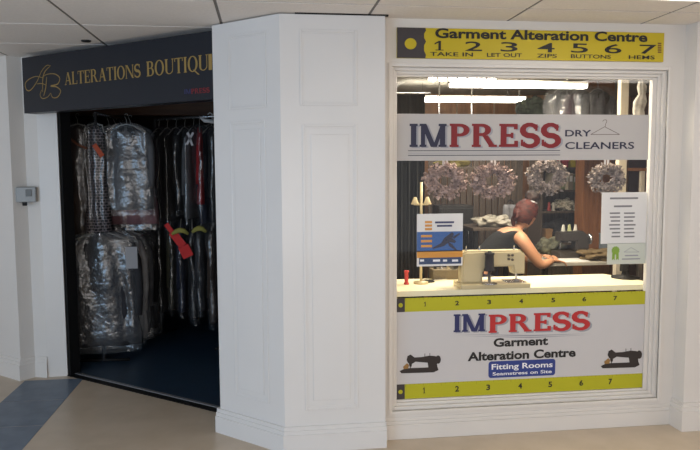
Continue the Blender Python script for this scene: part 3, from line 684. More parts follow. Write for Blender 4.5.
def garment(loc, rz, length, wid, thick, fab, label, cat='garment', group=None, cover=True, kind='jacket', cm=None, name=None, seed=0, hanger=True):
    rnd = random.Random(seed); t = thing(name or ('wrapped_'+kind if cover else 'hanging_'+kind), label, cat, loc, rz, group)
    ph = rnd.random()*6; fo = rnd.choice([5, 6, 7, 8]); rings = []
    top = -.085
    prof = [(0, .15, .5), (.03, .3, .7), (.06, .62, .8), (.10, .92, .95), (.2, 1, 1), (.45, .95, 1), (.7, 1.0, 1.05), (.9, 1.06, 1.15), (1.0, 1.05, 1.15)]
    if kind == 'trousers': prof = [(0, .62, .7), (.05, .7, .8), (.3, .74, .8), (.6, .72, .75), (1, .68, .7)]
    if kind == 'dress': prof = [(0, .15, .5), (.03, .4, .7), (.07, .8, .8), (.3, .78, .9), (.5, .8, 1.0), (.8, 1.1, 1.3), (1, 1.2, 1.4)]
    for fz, fw, ft in prof: rings.append(cross(top-fz*length, wid/2*fw, thick/2*ft, fo, .10+.18*fz, ph))
    bm = BM(); loft(bm, rings)
    if kind == 'jacket':
        for s in (-1, 1):
            tube(bm, [(s*wid*.42, 0, top-.10*length), (s*wid*.50, -.012, top-.25*length), (s*wid*.52, -.02, top-.5*length), (s*wid*.50, -.03, top-.74*length)], [thick*.30, thick*.36, thick*.32, thick*.28], 10)
    obj('garment_body', bm, FAB[fab] if isinstance(fab, str) else fab, t, True)
    if kind == 'jacket':
        bm = BM()
        for s in (-1, 1): poly(bm, [(s*.005, -thick*.5, top-.30*length), (s*.012, -thick*.42, top-.01), (s*.075, -thick*.46, top-.035), (s*.09, -thick*.53, top-.13*length)])
        obj('lapel', bm, FAB['char'] if fab in ('black', 'navy') else FAB['black'], t)
    if hanger:
        bm = BM()
        tube(bm, [(.012, 0, .002), (.010, 0, .016), (0, 0, .022), (-.014, 0, .014), (-.015, 0, -.004), (-.002, 0, -.03), (0, 0, -.075)], .0022, 6)
        tube(bm, [(-wid*.40, 0, -.15), (-.06, 0, -.085), (0, 0, -.07), (.06, 0, -.085), (wid*.40, 0, -.15)], .006, 8)
        obj('hanger', bm, hanger_m, t, True)
    if cover:
        bm = BM(); rr = []; ph2 = rnd.random()*6
        zs = [0, .015, .04, .08, .14, .22, .3, .38, .46, .54, .62, .7, .78, .86, .94, 1.0, 1.04]
        for fz in zs:
            e = min(1, fz/.10)**.6; ww = wid/2*(.12+.98*e)*(1+.04*math.sin(fz*9+ph2)); tt = thick/2*(.6+.75*e)*(1+.1*math.sin(fz*13+ph2))
            if fz > .97: ww *= .96; tt *= .7
            rg = cross(-.055-fz*(length+.05), ww+.008, tt+.012, fo+2, .16, ph2, 44)
            for p in rg:
                nn = noise.noise(Vector((p.x*9+seed, p.y*9, p.z*6)))*.024+noise.noise(Vector((p.x*26, p.y*20+seed, p.z*13)))*.004
                p.y += nn*(1 if p.y > 0 else 1.0); p.x += nn*.5
            rr.append(rg)
        loft(bm, rr, capt=True, capb=False)
        obj('plastic_cover', bm, cm or plastic, t, True)
    return t

def rail(name, a, b, z, label, legs=True, zfoot=.004, posts=None):
    a = Vector(a); b = Vector(b); t = thing(name, label, 'clothes rail', (0, 0, 0))
    bm = BM(); tube(bm, [(a.x, a.y, z), (b.x, b.y, z)], .014, 10); obj('rail_bar', bm, steel, t, True)
    for p in (a, b):
        bm = BM(); tube(bm, [(p.x, p.y, zfoot), (p.x, p.y, z)], .014, 10); obj('upright', bm, steel, t, True)
        bm = BM(); d = (b-a).normalized(); q = Vector((-d.y, d.x))*.22
        tube(bm, [(p.x-q.x, p.y-q.y, zfoot+.014), (p.x+q.x, p.y+q.y, zfoot+.014)], .014, 8); obj('foot', bm, black_m, t, True)
    return t
def rail2(name, a, b, z1, z2, label):
    t = rail(name, a, b, z1, label); a = Vector(a); b = Vector(b)
    bm = BM(); tube(bm, [(a.x, a.y, z2), (b.x, b.y, z2)], .012, 10); obj('rail_bar', bm, steel, t, True)
    return t
# left rack runs away from the doorway; right rack runs across the back
La = Vector((-1.78, 6.30)); Lb = Vector((-2.02, 7.45))
ZT1, ZT2 = 2.19, 1.255
LRa, LRb = Vector((-1.44, 6.08, 0)), Vector((-1.37, 6.98, 0))
rail2('garment_rail', (LRa.x, LRa.y), (LRb.x, LRb.y), ZT1, ZT2, 'two-tier steel clothes rail at the left of the dark shop, packed with wrapped clothes')
dl = (LRb-LRa).normalized(); angL = .06
L = (LRb-LRa).length
specU = [('brown', 'dress', .95, 'dark brown dress in clear plastic at the front left of the upper left rail', 'dress', .22, -.18),
         ('check', 'dress', .93, 'narrow black and white checked dress in clear plastic on the upper left rail', 'dress', .14, -.01),
         ('grey', 'coat', .74, 'grey coat in shiny clear plastic right of the checked dress', 'coat', .36, .23),
         ('pink', 'dress', .88, 'dusky pink dress whose hem shows under the shiny grey coat', 'dress', .36, .22)]
for i, (fb, kd, ln, lb, ct, wd, off) in enumerate(specU):
    p = LRa+dl*(.05+(.05, -.03, .06, .22)[i])+Vector((off, 0, 0))
    garment((p.x, p.y, ZT1-.018), angL-.1, ln, wd+.04, .10, fb, lb, ct, 'wrapped clothes on the upper left rail', kind='jacket' if kd == 'coat' else kd, name='wrapped_'+kd, seed=20+i, cm=plastic2 if i == 2 else plastic)
for i in range(3):
    p = LRa+dl*(.38+.20*i)
    garment((p.x, p.y, ZT1-.018), angL, .88, .54, .11, ['black', 'char', 'navy', 'black', 'brown', 'black'][i], 'dark wrapped jacket on the upper left rail, %s back from the doorway' % ORD[i+4], 'jacket', 'dark jackets deep on the upper left rail', seed=30+i)
lowf = ['char', 'white', 'grey', 'black', 'navy', 'black']
lowl = ['crumpled clear plastic over a charcoal jacket, front of the lower left rail', 'pale shirt in crumpled clear plastic, second on the lower left rail', 'grey jacket in crumpled clear plastic, third on the lower left rail']
for i in range(5):
    p = LRa+dl*(.02+.20*i)
    garment((p.x, p.y, ZT2-.018), angL, 1.0, .60, .12, lowf[i], lowl[i] if i < 3 else 'dark wrapped jacket on the lower left rail, %s back from the doorway' % ORD[i], 'jacket', 'wrapped clothes on the lower left rail' if i < 3 else 'dark jackets deep on the lower left rail', seed=50+i, cm=plastic2)
# right rack
RRa, RRb = Vector((-1.08, 6.98, 0)), Vector((-.36, 6.48, 0))
rail2('garment_rail', (RRa.x, RRa.y), (RRb.x, RRb.y), 2.20, 1.30, 'two-tier steel clothes rail across the back right of the dark shop')
dr = (RRb-RRa).normalized(); L = (RRb-RRa).length; angR = math.atan2(dr.y, dr.x)-PI/2+.25
upc = ['black', 'char', 'black', 'black', 'grey', 'red', 'navy', 'black']
for i, fb in enumerate(upc):
    p = RRa+dr*(.05+i*(L-.1)/(len(upc)-1))
    lb = {'red': 'red garment in clear plastic with a white tag, right part of the upper rail', 'grey': 'grey garment in clear plastic just left of the red one on the upper rail'}.get(fb)
    g = None if lb else 'dark wrapped jackets on the upper back rail'
    if fb == 'red': p = p+Vector((-.02, -.10, 0))
    garment((p.x, p.y, 2.182), (angR if fb != 'red' else angR+.5)+random.uniform(-.12, .12), random.uniform(.78, .92) if fb != 'red' else .72, .42, .06, fb, lb or 'dark wrapped jacket, %s from the left on the upper back rail' % ORD[i], 'jacket', g, seed=70+i)
loc_ = ['black', 'olive', 'navy', 'black', 'char', 'brown', 'mauve']
for i, fb in enumerate(loc_):
    p = RRa+dr*(.03+i*(L-.05)/(len(loc_)-1))
    lb = {'olive': 'olive grey wrapped coat under the red sash on the lower back rail', 'brown': 'brown wrapped jacket near the right end of the lower back rail', 'mauve': 'mauve garment at the right end of the lower back rail beside the pillar'}.get(fb)
    garment((p.x, p.y, 1.282), angR+.35+random.uniform(-.12, .12), random.uniform(.82, .95), .44, .07, fb, lb or 'dark wrapped jacket, %s from the left on the lower back rail' % ORD[i], 'jacket', None if lb else 'dark wrapped jackets on the lower back rail', seed=90+i)
# the red tie, orange and white tags, yellow hanger shoulders
def strip3(bm, pts, w_, th=.006):
    for a, b in zip(pts, pts[1:]):
        a, b = Vector(a), Vector(b); d = (b-a).normalized(); s = d.cross(Vector((0, -1, 0))).normalized()*w_/2
        k = [a+s, a-s, b-s, b+s]; off = Vector((0, th, 0)); v = [bm.verts.new(p) for p in k]+[bm.verts.new(p+off) for p in k]
        for q in ((0, 1, 2, 3), (7, 6, 5, 4), (0, 4, 5, 1), (1, 5, 6, 2), (2, 6, 7, 3), (3, 7, 4, 0)): bm.faces.new([v[j] for j in q])
bm = BM(); yr = 6.38
a, b, c, d = PY(166, 224, yr), PY(172, 232, yr), PY(183, 246, yr), PY(188.5, 257, yr)
strip3(bm, [a, b], .045); strip3(bm, [b, c], .075); strip3(bm, [c, d], .10)
tag(obj('red_sash', bm, mat('bright_red_cloth', srgb(205, 34, 32), .7, var=.1)), 'bright red sash slung across the clothes on the lower back rail', 'sash')
for px, py, wd, ng in ((180, 231, .15, 'left'), (199, 229, .13, 'right')):
    p = PY(px, py, 6.36); bm = BM(); tube(bm, [(p.x-wd/2, p.y, p.z-.03), (p.x-wd/4, p.y, p.z-.004), (p.x, p.y, p.z+.008), (p.x+wd/4, p.y, p.z), (p.x+wd/2, p.y, p.z-.03)], [.012, .022, .026, .022, .012], 10)
    tag(obj('shoulder_pad', bm, mat('khaki_cloth', srgb(150, 144, 70), .8), smooth=True), f'khaki yellow collar poking up on the lower back rail, {ng} one of two', 'collar')
p = PY(132, 256, 5.97); bm = BM(); box(bm, p.x-.055, p.x+.045, 5.97, 5.974, p.z-.11, p.z+.08); tag(obj('paper_ticket', bm, mat('dull_paper', srgb(150, 150, 152), .8)), 'pale paper ticket pinned on the crumpled plastic at the lower left rail', 'ticket')
p = PY(98.5, 151, 5.98); bm = BM(); strip3(bm, [(p.x-.035, 5.98, p.z+.055), (p.x+.03, 5.98, p.z-.045)], .04); tag(obj('orange_ribbon', bm, mat('orange_cloth', srgb(176, 76, 46), .8)), 'short orange ribbon hanging on the checked dress', 'ribbon')
p = PY(77, 144, 5.98); bm = BM(); tube(bm, [(p.x-.07, 5.98, p.z+.06), (p.x, 5.98, p.z+.0), (p.x+.08, 5.98, p.z-.04)], .010, 8); tag(obj('wooden_hanger', bm, mat('hanger_wood', srgb(110, 66, 46), .5)), 'slanting brown hanger arm left of the orange ribbon', 'hanger')
p = PY(190, 139, 6.33); bm = BM()
strip3(bm, [(p.x-.02, 6.33, p.z+.06), (p.x+.02, 6.33, p.z-.06)], .02); strip3(bm, [(p.x+.03, 6.33, p.z+.06), (p.x-.03, 6.33, p.z-.05)], .02)
tag(obj('white_bow', bm, mat('white_cloth', srgb(190, 188, 190), .8)), 'white ribbon bow on the red garment of the upper back rail', 'ribbon')
p = PY(210, 120.5, 6.47); bm = BM(); tube(bm, [(p.x-.09, p.y, p.z+.03), (p.x-.05, p.y, p.z), (p.x+.1, p.y, p.z-.015)], [.01, .02, .02], 10); tube(bm, [(p.x+.02, p.y, p.z-.01), (p.x+.02, p.y, 2.215), (p.x+.0, p.y, 2.23), (p.x-.02, p.y, 2.21)], .004, 6); tag(obj('white_hanger', bm, mat('white_plastic', srgb(200, 200, 200), .4), smooth=True), 'curved white hanger at the top right of the dark shop beside the pillar', 'hanger')
# timber pelmet along the back of the dark shop
q0 = PY(133, 112, 7.2); bm = BM(); box(bm, -2.6, .34, 7.6, 7.66, PY(175, 115.5, 7.6).z, 2.55, .004); tag(obj('timber_pelmet', bm, mat('brown_pelmet', srgb(104, 66, 36), .5, c2=srgb(84, 52, 28), vscale=3, stretch=(1, 8, 8))), 'brown timber board high on the back wall of the dark shop', 'board')

# ================================================================== WORKROOM BEHIND THE GLASS
# long cream table under the window
TZ = .925
t = thing('sewing_table', 'long cream table just behind the glass with the sewing machine on it', 'table', (0, 0, 0))
yb = PZ(560, 275, TZ).y
tr = PZ(622, 292, TZ)
xr0 = PZ(607, 275, TZ).x
bm = BM(); prism(bm, [(.80, 4.15), (2.62, 4.15), (xr0, yb), (.78, yb)], TZ-.035, TZ); obj('tabletop', bm, cream_top, t)
for x, y in ((.84, 4.34), (2.45, 4.34), (.84, yb-.08), (xr0-.1, yb-.08)):
    bm = BM(); box(bm, x-.025, x+.025, y-.025, y+.025, .004, TZ-.035, .003); obj('leg', bm, steel, t)

# industrial sewing machine
ym = PZ(492, 289, TZ).y+.05
t = thing('sewing_machine', 'cream industrial sewing machine on the table behind the glass', 'sewing machine', (0, 0, 0))
mL = PY(459, 287, ym).x; mR = PY(525, 287, ym).x; zt_ = PY(492, 251, ym).z; zb_ = TZ
W_ = mR-mL
bm = BM()
prof = [(mL+.02, zb_+.03), (mL+.02, zt_-.015), (mL+.05, zt_), (mR-.03, zt_-.0), (mR, zt_-.03), (mR, zt_-.155), (mR-.075, zt_-.155), (mR-.085, zt_-.105), (mL+.19, zt_-.105), (mL+.16, zt_-.14), (mL+.16, zb_+.03)]
def xz_prism(bm, pts, y0, y1, bev=.012):
    a = [bm.verts.new((x, y0, z)) for x, z in pts]; b = [bm.verts.new((x, y1, z)) for x, z in pts]; n = len(a)
    fs = [bm.faces.new(a), bm.faces.new(b[::-1])]+[bm.faces.new((a[i], b[i], b[(i+1) % n], a[(i+1) % n])) for i in range(n)]
    bmesh.ops.recalc_face_normals(bm, faces=fs)
    if bev: bmesh.ops.bevel(bm, geom=list(fs[0].edges)+list(fs[1].edges), offset=bev, segments=3, affect='EDGES')
xz_prism(bm, prof, ym, ym+.10); obj('machine_arm', bm, cream_m, t)
bm = BM(); box(bm, mL, mR+.02, ym-.05, ym+.14, zb_, zb_+.032, .006); obj('bed', bm, cream_m, t)
bm = BM(); box(bm, mR-.13, mR-.0, ym-.03, ym+.09, zb_+.032, zb_+.036, .001); obj('needle_plate', bm, steel, t)
bm = BM(); lathe(bm, (mL-.022, ym+.05, zt_-.065), [(.03, -.02), (.058, -.018), (.062, 0), (.058, .018), (.02, .022), (.02, .042)], 28, 'x'); obj('hand_wheel', bm, mat('dark_wheel', srgb(60, 56, 52), .4), t, True)
bm = BM(); tube(bm, [(mR-.045, ym+.045, zt_-.155), (mR-.045, ym+.045, zb_+.075)], .006, 8); tube(bm, [(mR-.025, ym+.045, zt_-.155), (mR-.025, ym+.045, zb_+.11)], .004, 8); obj('needle_bar', bm, steel, t, True)
bm = BM(); box(bm, mR-.062, mR-.028, ym+.02, ym+.06, zb_+.038, zb_+.046, .002); tube(bm, [(mR-.045, ym+.045, zb_+.045), (mR-.045, ym+.045, zb_+.09)], .007, 8); obj('presser_foot', bm, steel, t)
for dx, dz in ((-.09, -.03), (-.09, -.06), (-.115, -.03), (-.115, -.055)):
    bm = BM(); lathe(bm, (mR+dx, ym-.002, zt_+dz), [(.005, -.008), (.0085, -.006), (.0085, .006)], 12, 'y'); obj('tension_dial', bm, mat('dial_dark', srgb(80, 70, 58), .4), t, True)
for dx in (.06, .15, W_-.06):
    bm = BM(); lathe(bm, (mL+dx, ym+.05, zt_-.002), [(.006, 0), (.009, .004), (.004, .012), (.004, .028), (.007, .03)], 10); obj('thread_guide', bm, steel, t, True)
p = PY(489.5, 261, ym-.035)
bm = BM(); lathe(bm, (p.x, ym-.035, p.z-.065), [(.036, 0), (.036, .012), (.030, .018), (.027, .105), (.032, .108), (.032, .118), (.012, .12), (.012, .13)], 22); 
tag(obj('thread_cone', bm, mat('black_thread', srgb(34, 34, 40), .7, bump=.4, bscale=200, stretch=(1, 1, 12)), smooth=True), 'fat black spool of thread in front of the sewing machine arm', 'thread spool')
bm = BM(); lathe(bm, (p.x, ym-.035, zb_+.032), [(.05, 0), (.05, .004), (.01, .008), (.01, p.z-.065-zb_-.032)], 18); o = obj('spool_stand', bm, steel, t, True)

# thread stand: white pole with pegs
ys = 4.42; base = PZ(421, 296, TZ); X = PY(421, 260, ys).x
t = thing('thread_stand', 'thin white thread stand with small pegs, left of the sewing machine', 'thread stand', (X, ys, TZ))
bm = BM(); lathe(bm, (0, 0, 0), [(.05, 0), (.05, .012), (.012, .018)], 18); obj('base', bm, cream_m, t, True)
zp = PY(421, 200, ys).z-TZ
bm = BM(); tube(bm, [(0, 0, .012), (0, 0, zp+.12)], .009, 10); obj('pole', bm, cream_m, t, True)
bm = BM(); tube(bm, [(-.05, 0, zp-.03), (.05, 0, zp-.03)], .006, 8); obj('cross_arm', bm, cream_m, t, True)
for s in (-1, 1):
    bm = BM(); lathe(bm, (s*.042, 0, zp-.03), [(.026, 0), (.028, .006), (.02, .022), (.012, .045), (.006, .05)], 16); obj('spool_rest', bm, cream_m, t, True)

def lying(name, bm, m, label, cat, **k): return tag(obj(name, bm, m, smooth=k.get('smooth', False)), label, cat, k.get('group'))
p = PY(407, 288, 4.40); bm = BM(); lathe(bm, (PY(406.5, 280, 4.4).x, 4.4, TZ), [(.018, 0), (.018, .01), (.013, .014), (.013, .08), (.018, .084), (.018, .094)], 16)
lying('thread_spool', bm, mat('red_thread', srgb(186, 44, 40), .6), 'small red spool of thread at the left end of the cream table', 'thread spool', smooth=True)
# scissors on the table
q = PY(433, 289, 4.5); t = thing('scissors', 'dark scissors lying open on the cream table under the leaflet', 'scissors', (q.x, 4.50, TZ+.005), .5)
for s in (-1, 1):
    bm = BM(); box(bm, 0, .11, -.006, .006, -.003, .004, .001, 0, Matrix.Rotation(s*.16, 4, 'Z')); obj('blade', bm, steel, t)
    bm = BM(); c = Vector((-.05, -s*.028, 0)); tube(bm, [c+Vector((.03*math.cos(2*PI*k/14), .018*math.sin(2*PI*k/14), 0)) for k in range(15)], .0045, 6, False); tube(bm, [(0, 0, 0), (-.022, -s*.018, 0)], .005, 6); obj('finger_ring', bm, black_m, t, True)
q = PY(452, 283, 4.52)
t = thing('bobbin_box', 'small dark box of bobbins on the cream table left of the sewing machine', 'box', (q.x-.03, 4.60, TZ))
bm = BM(); box(bm, -.10, .10, -.06, .06, 0, .07, .006); obj('tray', bm, mat('olive_brown_box', srgb(112, 98, 72), .6, var=.2, vscale=20), t)
for k in range(4):
    bm = BM(); lathe(bm, (-.07+k*.045, 0, .07), [(.014, 0), (.014, .004), (.008, .006), (.008, .018), (.014, .02), (.014, .024)], 12); obj('bobbin', bm, [black_m, steel, cream_m, black_m][k], t, True)
# black stand at the right end
q = PY(625.5, 291, 4.40); t = thing('lamp_stand', 'black forked stand with a round base at the right end of the cream table', 'stand', (PY(625, 285, 4.42).x, 4.42, TZ))
bm = BM(); lathe(bm, (0, 0, 0), [(.095, 0), (.095, .008), (.03, .018), (.02, .05)], 24); obj('base', bm, black_m, t, True)
bm = BM()
for s in (-1, 1): tube(bm, [(s*.012, 0, .03), (s*.014, 0, .10), (s*.017, 0, .25)], [.014, .010, .007], 8)
obj('forked_arm', bm, black_m, t, True)
bm = BM(); box(bm, -.035, .0, -.02, .02, .045, .12, .006); obj('clamp', bm, black_m, t)

# wreaths hanging inside the glass
wr_m = mat('dusty_pink_foliage', srgb(192, 168, 160), .85, c2=srgb(126, 104, 98), vscale=30)
wr_g = mat('grey_green_foliage', srgb(180, 164, 156), .85, c2=srgb(104, 95, 88), vscale=30)
def wreath(px, py, rx, rz_, m, label, seed):
    rnd = random.Random(seed); yw = YG+.10; c = PY(px, py, yw)
    t = thing('wreath', label, 'wreath', c, group='wreaths hanging in the window'); k = yw/FPX*1.02
    RX, RZ = rx*k, rz_*k
    bm = BM()
    n = 620
    for i in range(n):
        a = rnd.random()*2*PI; rr = rnd.gauss(.68, .17); rr = min(max(rr, .34), 1.0)
        p = Vector((RX*rr*math.cos(a), rnd.uniform(-.04, .03)*(1.1-abs(rr-.66)*2), RZ*rr*math.sin(a)))
        d = Vector((rnd.gauss(0, 1), rnd.gauss(-.5, .7), rnd.gauss(0, 1))).normalized()+Vector((math.cos(a), 0, math.sin(a)))*.6; d.normalize()
        s = d.cross(Vector((rnd.gauss(0, 1), rnd.gauss(0, 1), rnd.gauss(0, 1)))).normalized(); nn = d.cross(s)
        L_ = rnd.uniform(.018, .034); wd = L_*rnd.uniform(.35, .6)
        pts = [p-d*L_*.5, p-d*L_*.1+s*wd+nn*.003, p+d*L_*.6+nn*.004, p-d*L_*.1-s*wd+nn*.003]
        v = [bm.verts.new(q) for q in pts]; mid = bm.verts.new(p+nn*-.004+d*L_*.1)
        for j in range(4): bm.faces.new((v[j], v[(j+1) % 4], mid))
    obj('foliage', bm, m, t)
    bm = BM(); tube(bm, [(RX*.66*math.cos(2*PI*j/28), .005, RZ*.66*math.sin(2*PI*j/28)) for j in range(29)], .012, 8, False); obj('ring', bm, mat('twig_brown', srgb(96, 78, 68), .8), t, True)
    zt2 = 1.93-c.z
    bm = BM(); box(bm, -.018, -.004, -.003, 0, RZ*.6, zt2, 0); box(bm, .004, .018, -.003, 0, RZ*.6, zt2, 0); box(bm, -.02, .02, -.05, 0, zt2-.01, zt2+.012, .002); obj('ribbon', bm, mat('ribbon_white', srgb(206, 198, 198), .6), t)
wreath(445, 181, 22.5, 18, wr_m, 'dusty pink wreath behind the glass, leftmost of the four under the banner', 1)
wreath(493, 181, 24, 18, wr_m, 'dusty pink wreath behind the glass, second from the left, above the white bundle', 2)
wreath(547, 177, 22, 18.5, wr_g, 'greyish full wreath behind the glass, hanging above and right of the seamstress', 3)
wreath(606, 178.5, 21, 15.5, wr_g, 'flat wide wreath behind the glass, hanging just above the typed sheet', 4)

# dark curtain at the left, slatted partition behind
bm = BM(); yc = 5.6; xa = PY(390, 200, yc).x; xb = PY(424, 200, yc).x; n = 60
vr = [[bm.verts.new((xa+(xb-xa)*k/n, yc+.03*math.sin(k*.9)+.015*math.sin(k*2.3), z)) for k in range(n+1)] for z in (.05, 1.2, 2.32)]
for a, b in zip(vr, vr[1:]):
    for k in range(n): bm.faces.new((a[k], a[k+1], b[k+1], b[k]))
g_ = bmesh.ops.solidify(bm, geom=bm.faces[:], thickness=.004)
t = thing('curtain', 'dark grey curtain hanging at the far left behind the glass', 'curtain')
obj('drape', bm, mat('curtain_cloth', srgb(62, 64, 66), .9, var=.2, vscale=6), t, True)
bm = BM(); tube(bm, [(.46, yc, 2.33), (xb+.05, yc, 2.33)], .012, 8); obj('curtain_rod', bm, steel, t, True)

ysl = 7.2
xa = PY(428, 200, ysl).x; xb = PY(523, 200, ysl).x; zt3 = 1.98
t = thing('slatted_screen', 'brown screen of upright slats behind the seamstress and the wreaths', 'screen', (0, 0, 0))
bm = BM(); n = 15
for k in range(n):
    x0 = xa+(xb-xa)*k/n; box(bm, x0+.006, x0+(xb-xa)/n-.006, ysl, ysl+.02, .05, zt3, .003)
obj('slats', bm, slat_m, t)
bm = BM(); box(bm, xa, xb, ysl+.02, ysl+.05, .12, .2); box(bm, xa, xb, ysl+.02, ysl+.05, zt3-.12, zt3-.04)
for x in (xa+.05, xb-.05): box(bm, x-.03, x+.03, ysl+.02, ysl+.06, .004, zt3)
obj('frame', bm, slat_m, t)

# shelving at the right with binders and boxes
yS = 6.75
xs0 = PY(541, 200, yS).x; xs1 = PY(584, 200, yS).x
t = thing('shelving_unit', 'dark shelving unit with folders and boxes left of the brown post', 'shelves', (0, 0, 0))
zsh = [PY(565, yy, yS).z for yy in (243, 211, 190, 167.5, 150)]
for x in (xs0, xs1-.02):
    bm = BM(); box(bm, x, x+.02, yS, yS+.32, .004, 2.25); obj('side_panel', bm, slat_m, t)
for z in zsh+[.5]:
    bm = BM(); box(bm, xs0+.02, xs1-.02, yS, yS+.32, z-.02, z); obj('shelf', bm, slat_m, t)
bm = BM(); box(bm, xs0, xs1, yS+.32, yS+.33, .004, 2.25); obj('back_panel', bm, slat_m, t)
ws = xs1-xs0-.05
rnd = random.Random(5)
x = xs0+.14
cols = [(190, 180, 160), (160, 150, 130), (96, 110, 84), (200, 192, 176), (140, 128, 110), (110, 120, 96), (176, 168, 150)]
k = 0
while x < xs1-.065:
    w_ = rnd.uniform(.035, .05); h = rnd.uniform(.16, .185); c_ = cols[k % 7]
    t = thing('folder', '%s folder, %s from the left in the row under the small boxes' % (['cream', 'tan', 'sage green', 'ivory', 'brown-grey', 'moss green', 'beige'][k % 7], ['first', 'second', 'third', 'fourth', 'fifth', 'sixth', 'seventh', 'eighth'][min(k, 7)]), 'folder', (x, yS+.02, zsh[2]), group='folders on the shelf')
    bm = BM(); box(bm, 0, w_-.003, 0, .22, 0, h, .002); obj('cover', bm, mat('folder_%d' % (k % 7), srgb(*c_), .7), t)
    bm = BM(); box(bm, .008, w_-.011, -.0012, 0, h*.5, h*.85); obj('spine_label', bm, paper, t)
    x += w_; k += 1
def carton(px0, px1, py0, py1, Y, dep, m, label, zb=None):
    a = PY(px0, py1, Y); b = PY(px1, py0, Y); z0 = a.z if zb is None else zb
    t = thing('storage_box', label, 'box', ((a.x+b.x)/2, Y, z0)); W2 = (b.x-a.x)/2
    bm = BM(); box(bm, -W2, W2, 0, dep, 0, (b.z-z0)*.8, .004); obj('box_body', bm, m, t)
    bm = BM(); box(bm, -W2-.004, W2+.004, -.004, dep+.004, (b.z-z0)*.8, b.z-z0, .003); obj('lid', bm, m, t)
carton(562, 568.5, 160, 167.5, yS+.03, .2, mat('red_card', srgb(170, 44, 56), .6), 'small red box on the top visible shelf beside the yellow one', zsh[3])
carton(571, 579, 157.5, 167.5, yS+.03, .2, mat('yellow_card', srgb(212, 190, 40), .6), 'small yellow box on the top visible shelf beside the brown post', zsh[3])
carton(545, 557, 158, 167.5, yS+.03, .2, mat('grey_card', srgb(92, 84, 82), .7), 'dull grey box on the top visible shelf left of the red one', zsh[3])
def cloth_pile(name, c, rx, ry, rz_, m, label, seed, cat='cloth', base_z=None):
    bm = BM(); rnd = random.Random(seed)
    blob(bm, (0, 0, rz_*.9), rx, ry, rz_, .35, 7, 4, seed)
    for v in bm.verts:
        v.co.z = max(v.co.z, 0); v.co += Vector((1, 1, 1))*noise.noise(v.co*22+Vector((seed, 0, 0)))*min(rx, rz_)*.22
        v.co.z = max(v.co.z, 0)
    o = obj(name, bm, m, smooth=True); o.location = (c[0], c[1], base_z if base_z is not None else c[2]); return tag(o, label, cat)
q = PY(566, 205, yS+.12); cloth_pile('folded_lace', (q.x, yS+.12, 0), .13, .1, .06, mat('pale_lace', srgb(214, 208, 194), .9, c2=srgb(110, 108, 98), vscale=40), 'heap of pale lace on the shelf beneath the folders', 11, base_z=zsh[1])
q = PY(556, 236, yS+.12); cloth_pile('dark_cloth_heap', (q.x+.04, yS+.12, 0), .17, .1, .12, FAB['char'], 'dark heap of cloth on the shelf below the pale lace', 12, base_z=zsh[0])
for px0, px1, py0, mm, lb in ((545.5, 552.5, 229, ('tan_card', (150, 116, 80)), 'tan box low on the shelving unit, beside the side panel'), (569, 580, 231, ('pale_card', (160, 160, 162)), 'pale grey box low on the shelving unit near the brown post')):
    carton(px0, px1, py0, 243, yS+.02, .2, mat(mm[0], srgb(*mm[1]), .7), lb, zsh[0])
for k, (px, cc, nm) in enumerate(((549, (150, 60, 60), 'dark red'), (553.5, (176, 172, 164), 'white'), (576, (92, 110, 130), 'dull blue'), (580, (190, 176, 120), 'straw yellow'))):
    q = PY(px, 205, yS+.06); bm = BM(); lathe(bm, (q.x, yS+.06, zsh[1]), [(.024, 0), (.024, .005), (.018, .01), (.012, .09), (.006, .093)], 14)
    tag(obj('thread_cone', bm, mat('shelf_cone_%d' % k, srgb(*cc), .8), smooth=True), '%s cone of thread on the shelf under the folders' % nm, 'thread spool', 'thread cones on the shelf')
# brown timber post
t0_ = PY(583.5, 200, 6.5); t1_ = PY(612, 200, 6.5); bm = BM(); box(bm, t0_.x, t1_.x, 6.5, 6.7, .004, ZC-.031, .006)
struct('trim_6', bm, brown_post)
# white framed mirror / display frame at the far right
fx0 = PY(612, 200, 6.1).x
yq = 6.1; a = PY(614, 172, yq); b = PY(645, 172, yq)
t = thing('display_frame', 'open timber display frame behind the wreath nearest the typed sheet', 'frame', (0, 0, 0))
bm = BM(); zt4 = PY(640, 168, yq).z
box(bm, a.x, b.x+.1, yq, yq+.04, zt4-.03, zt4, .004); obj('top_rail', bm, brown_post, t)
xx = PY(642.5, 200, yq).x
for x in (xx-.02, a.x): 
    bm = BM(); box(bm, x, x+.04, yq, yq+.04, .004, zt4-.03, .004); obj('post', bm, mat('pale_post', srgb(190, 178, 160), .5) if x > a.x else brown_post, t)

# hanging things seen above the banner
def hang_rail():
    a = PY(520, 84, 6.0); b = PY(622, 84, 6.0); z = 2.52
    t = thing('hanging_rail', 'high rail behind the top of the glass holding plastic covers', 'clothes rail', (0, 0, 0))
    bm = BM(); tube(bm, [(a.x, 6.0, z), (b.x, 6.0, z)], .012, 8); obj('rail_bar', bm, steel, t, True)
    for x in (a.x+.05, b.x-.05): bm = BM(); tube(bm, [(x, 6.0, z), (x, 6.0, ZC-.03)], .006, 8); obj('drop_rod', bm, steel, t, True)
hang_rail()
for i, (px, fb, wd) in enumerate(((563, 'grey', .34), (580, 'mauve', .34), (598, 'grey', .40))):
    p = PY(px, 90, 6.0)
    garment((p.x, 6.0, 2.502), .25+.1*i, .60, wd, .13, fb, ['grey garment under clear plastic high behind the glass, leftmost of three', 'mauve-grey garment under clear plastic high behind the glass, middle of three', 'wide grey garment under clear plastic high behind the glass, nearest the white post'][i], 'garment', 'covers on the high rail', seed=130+i, cm=plastic2)
q = PY(533, 108, 6.3)
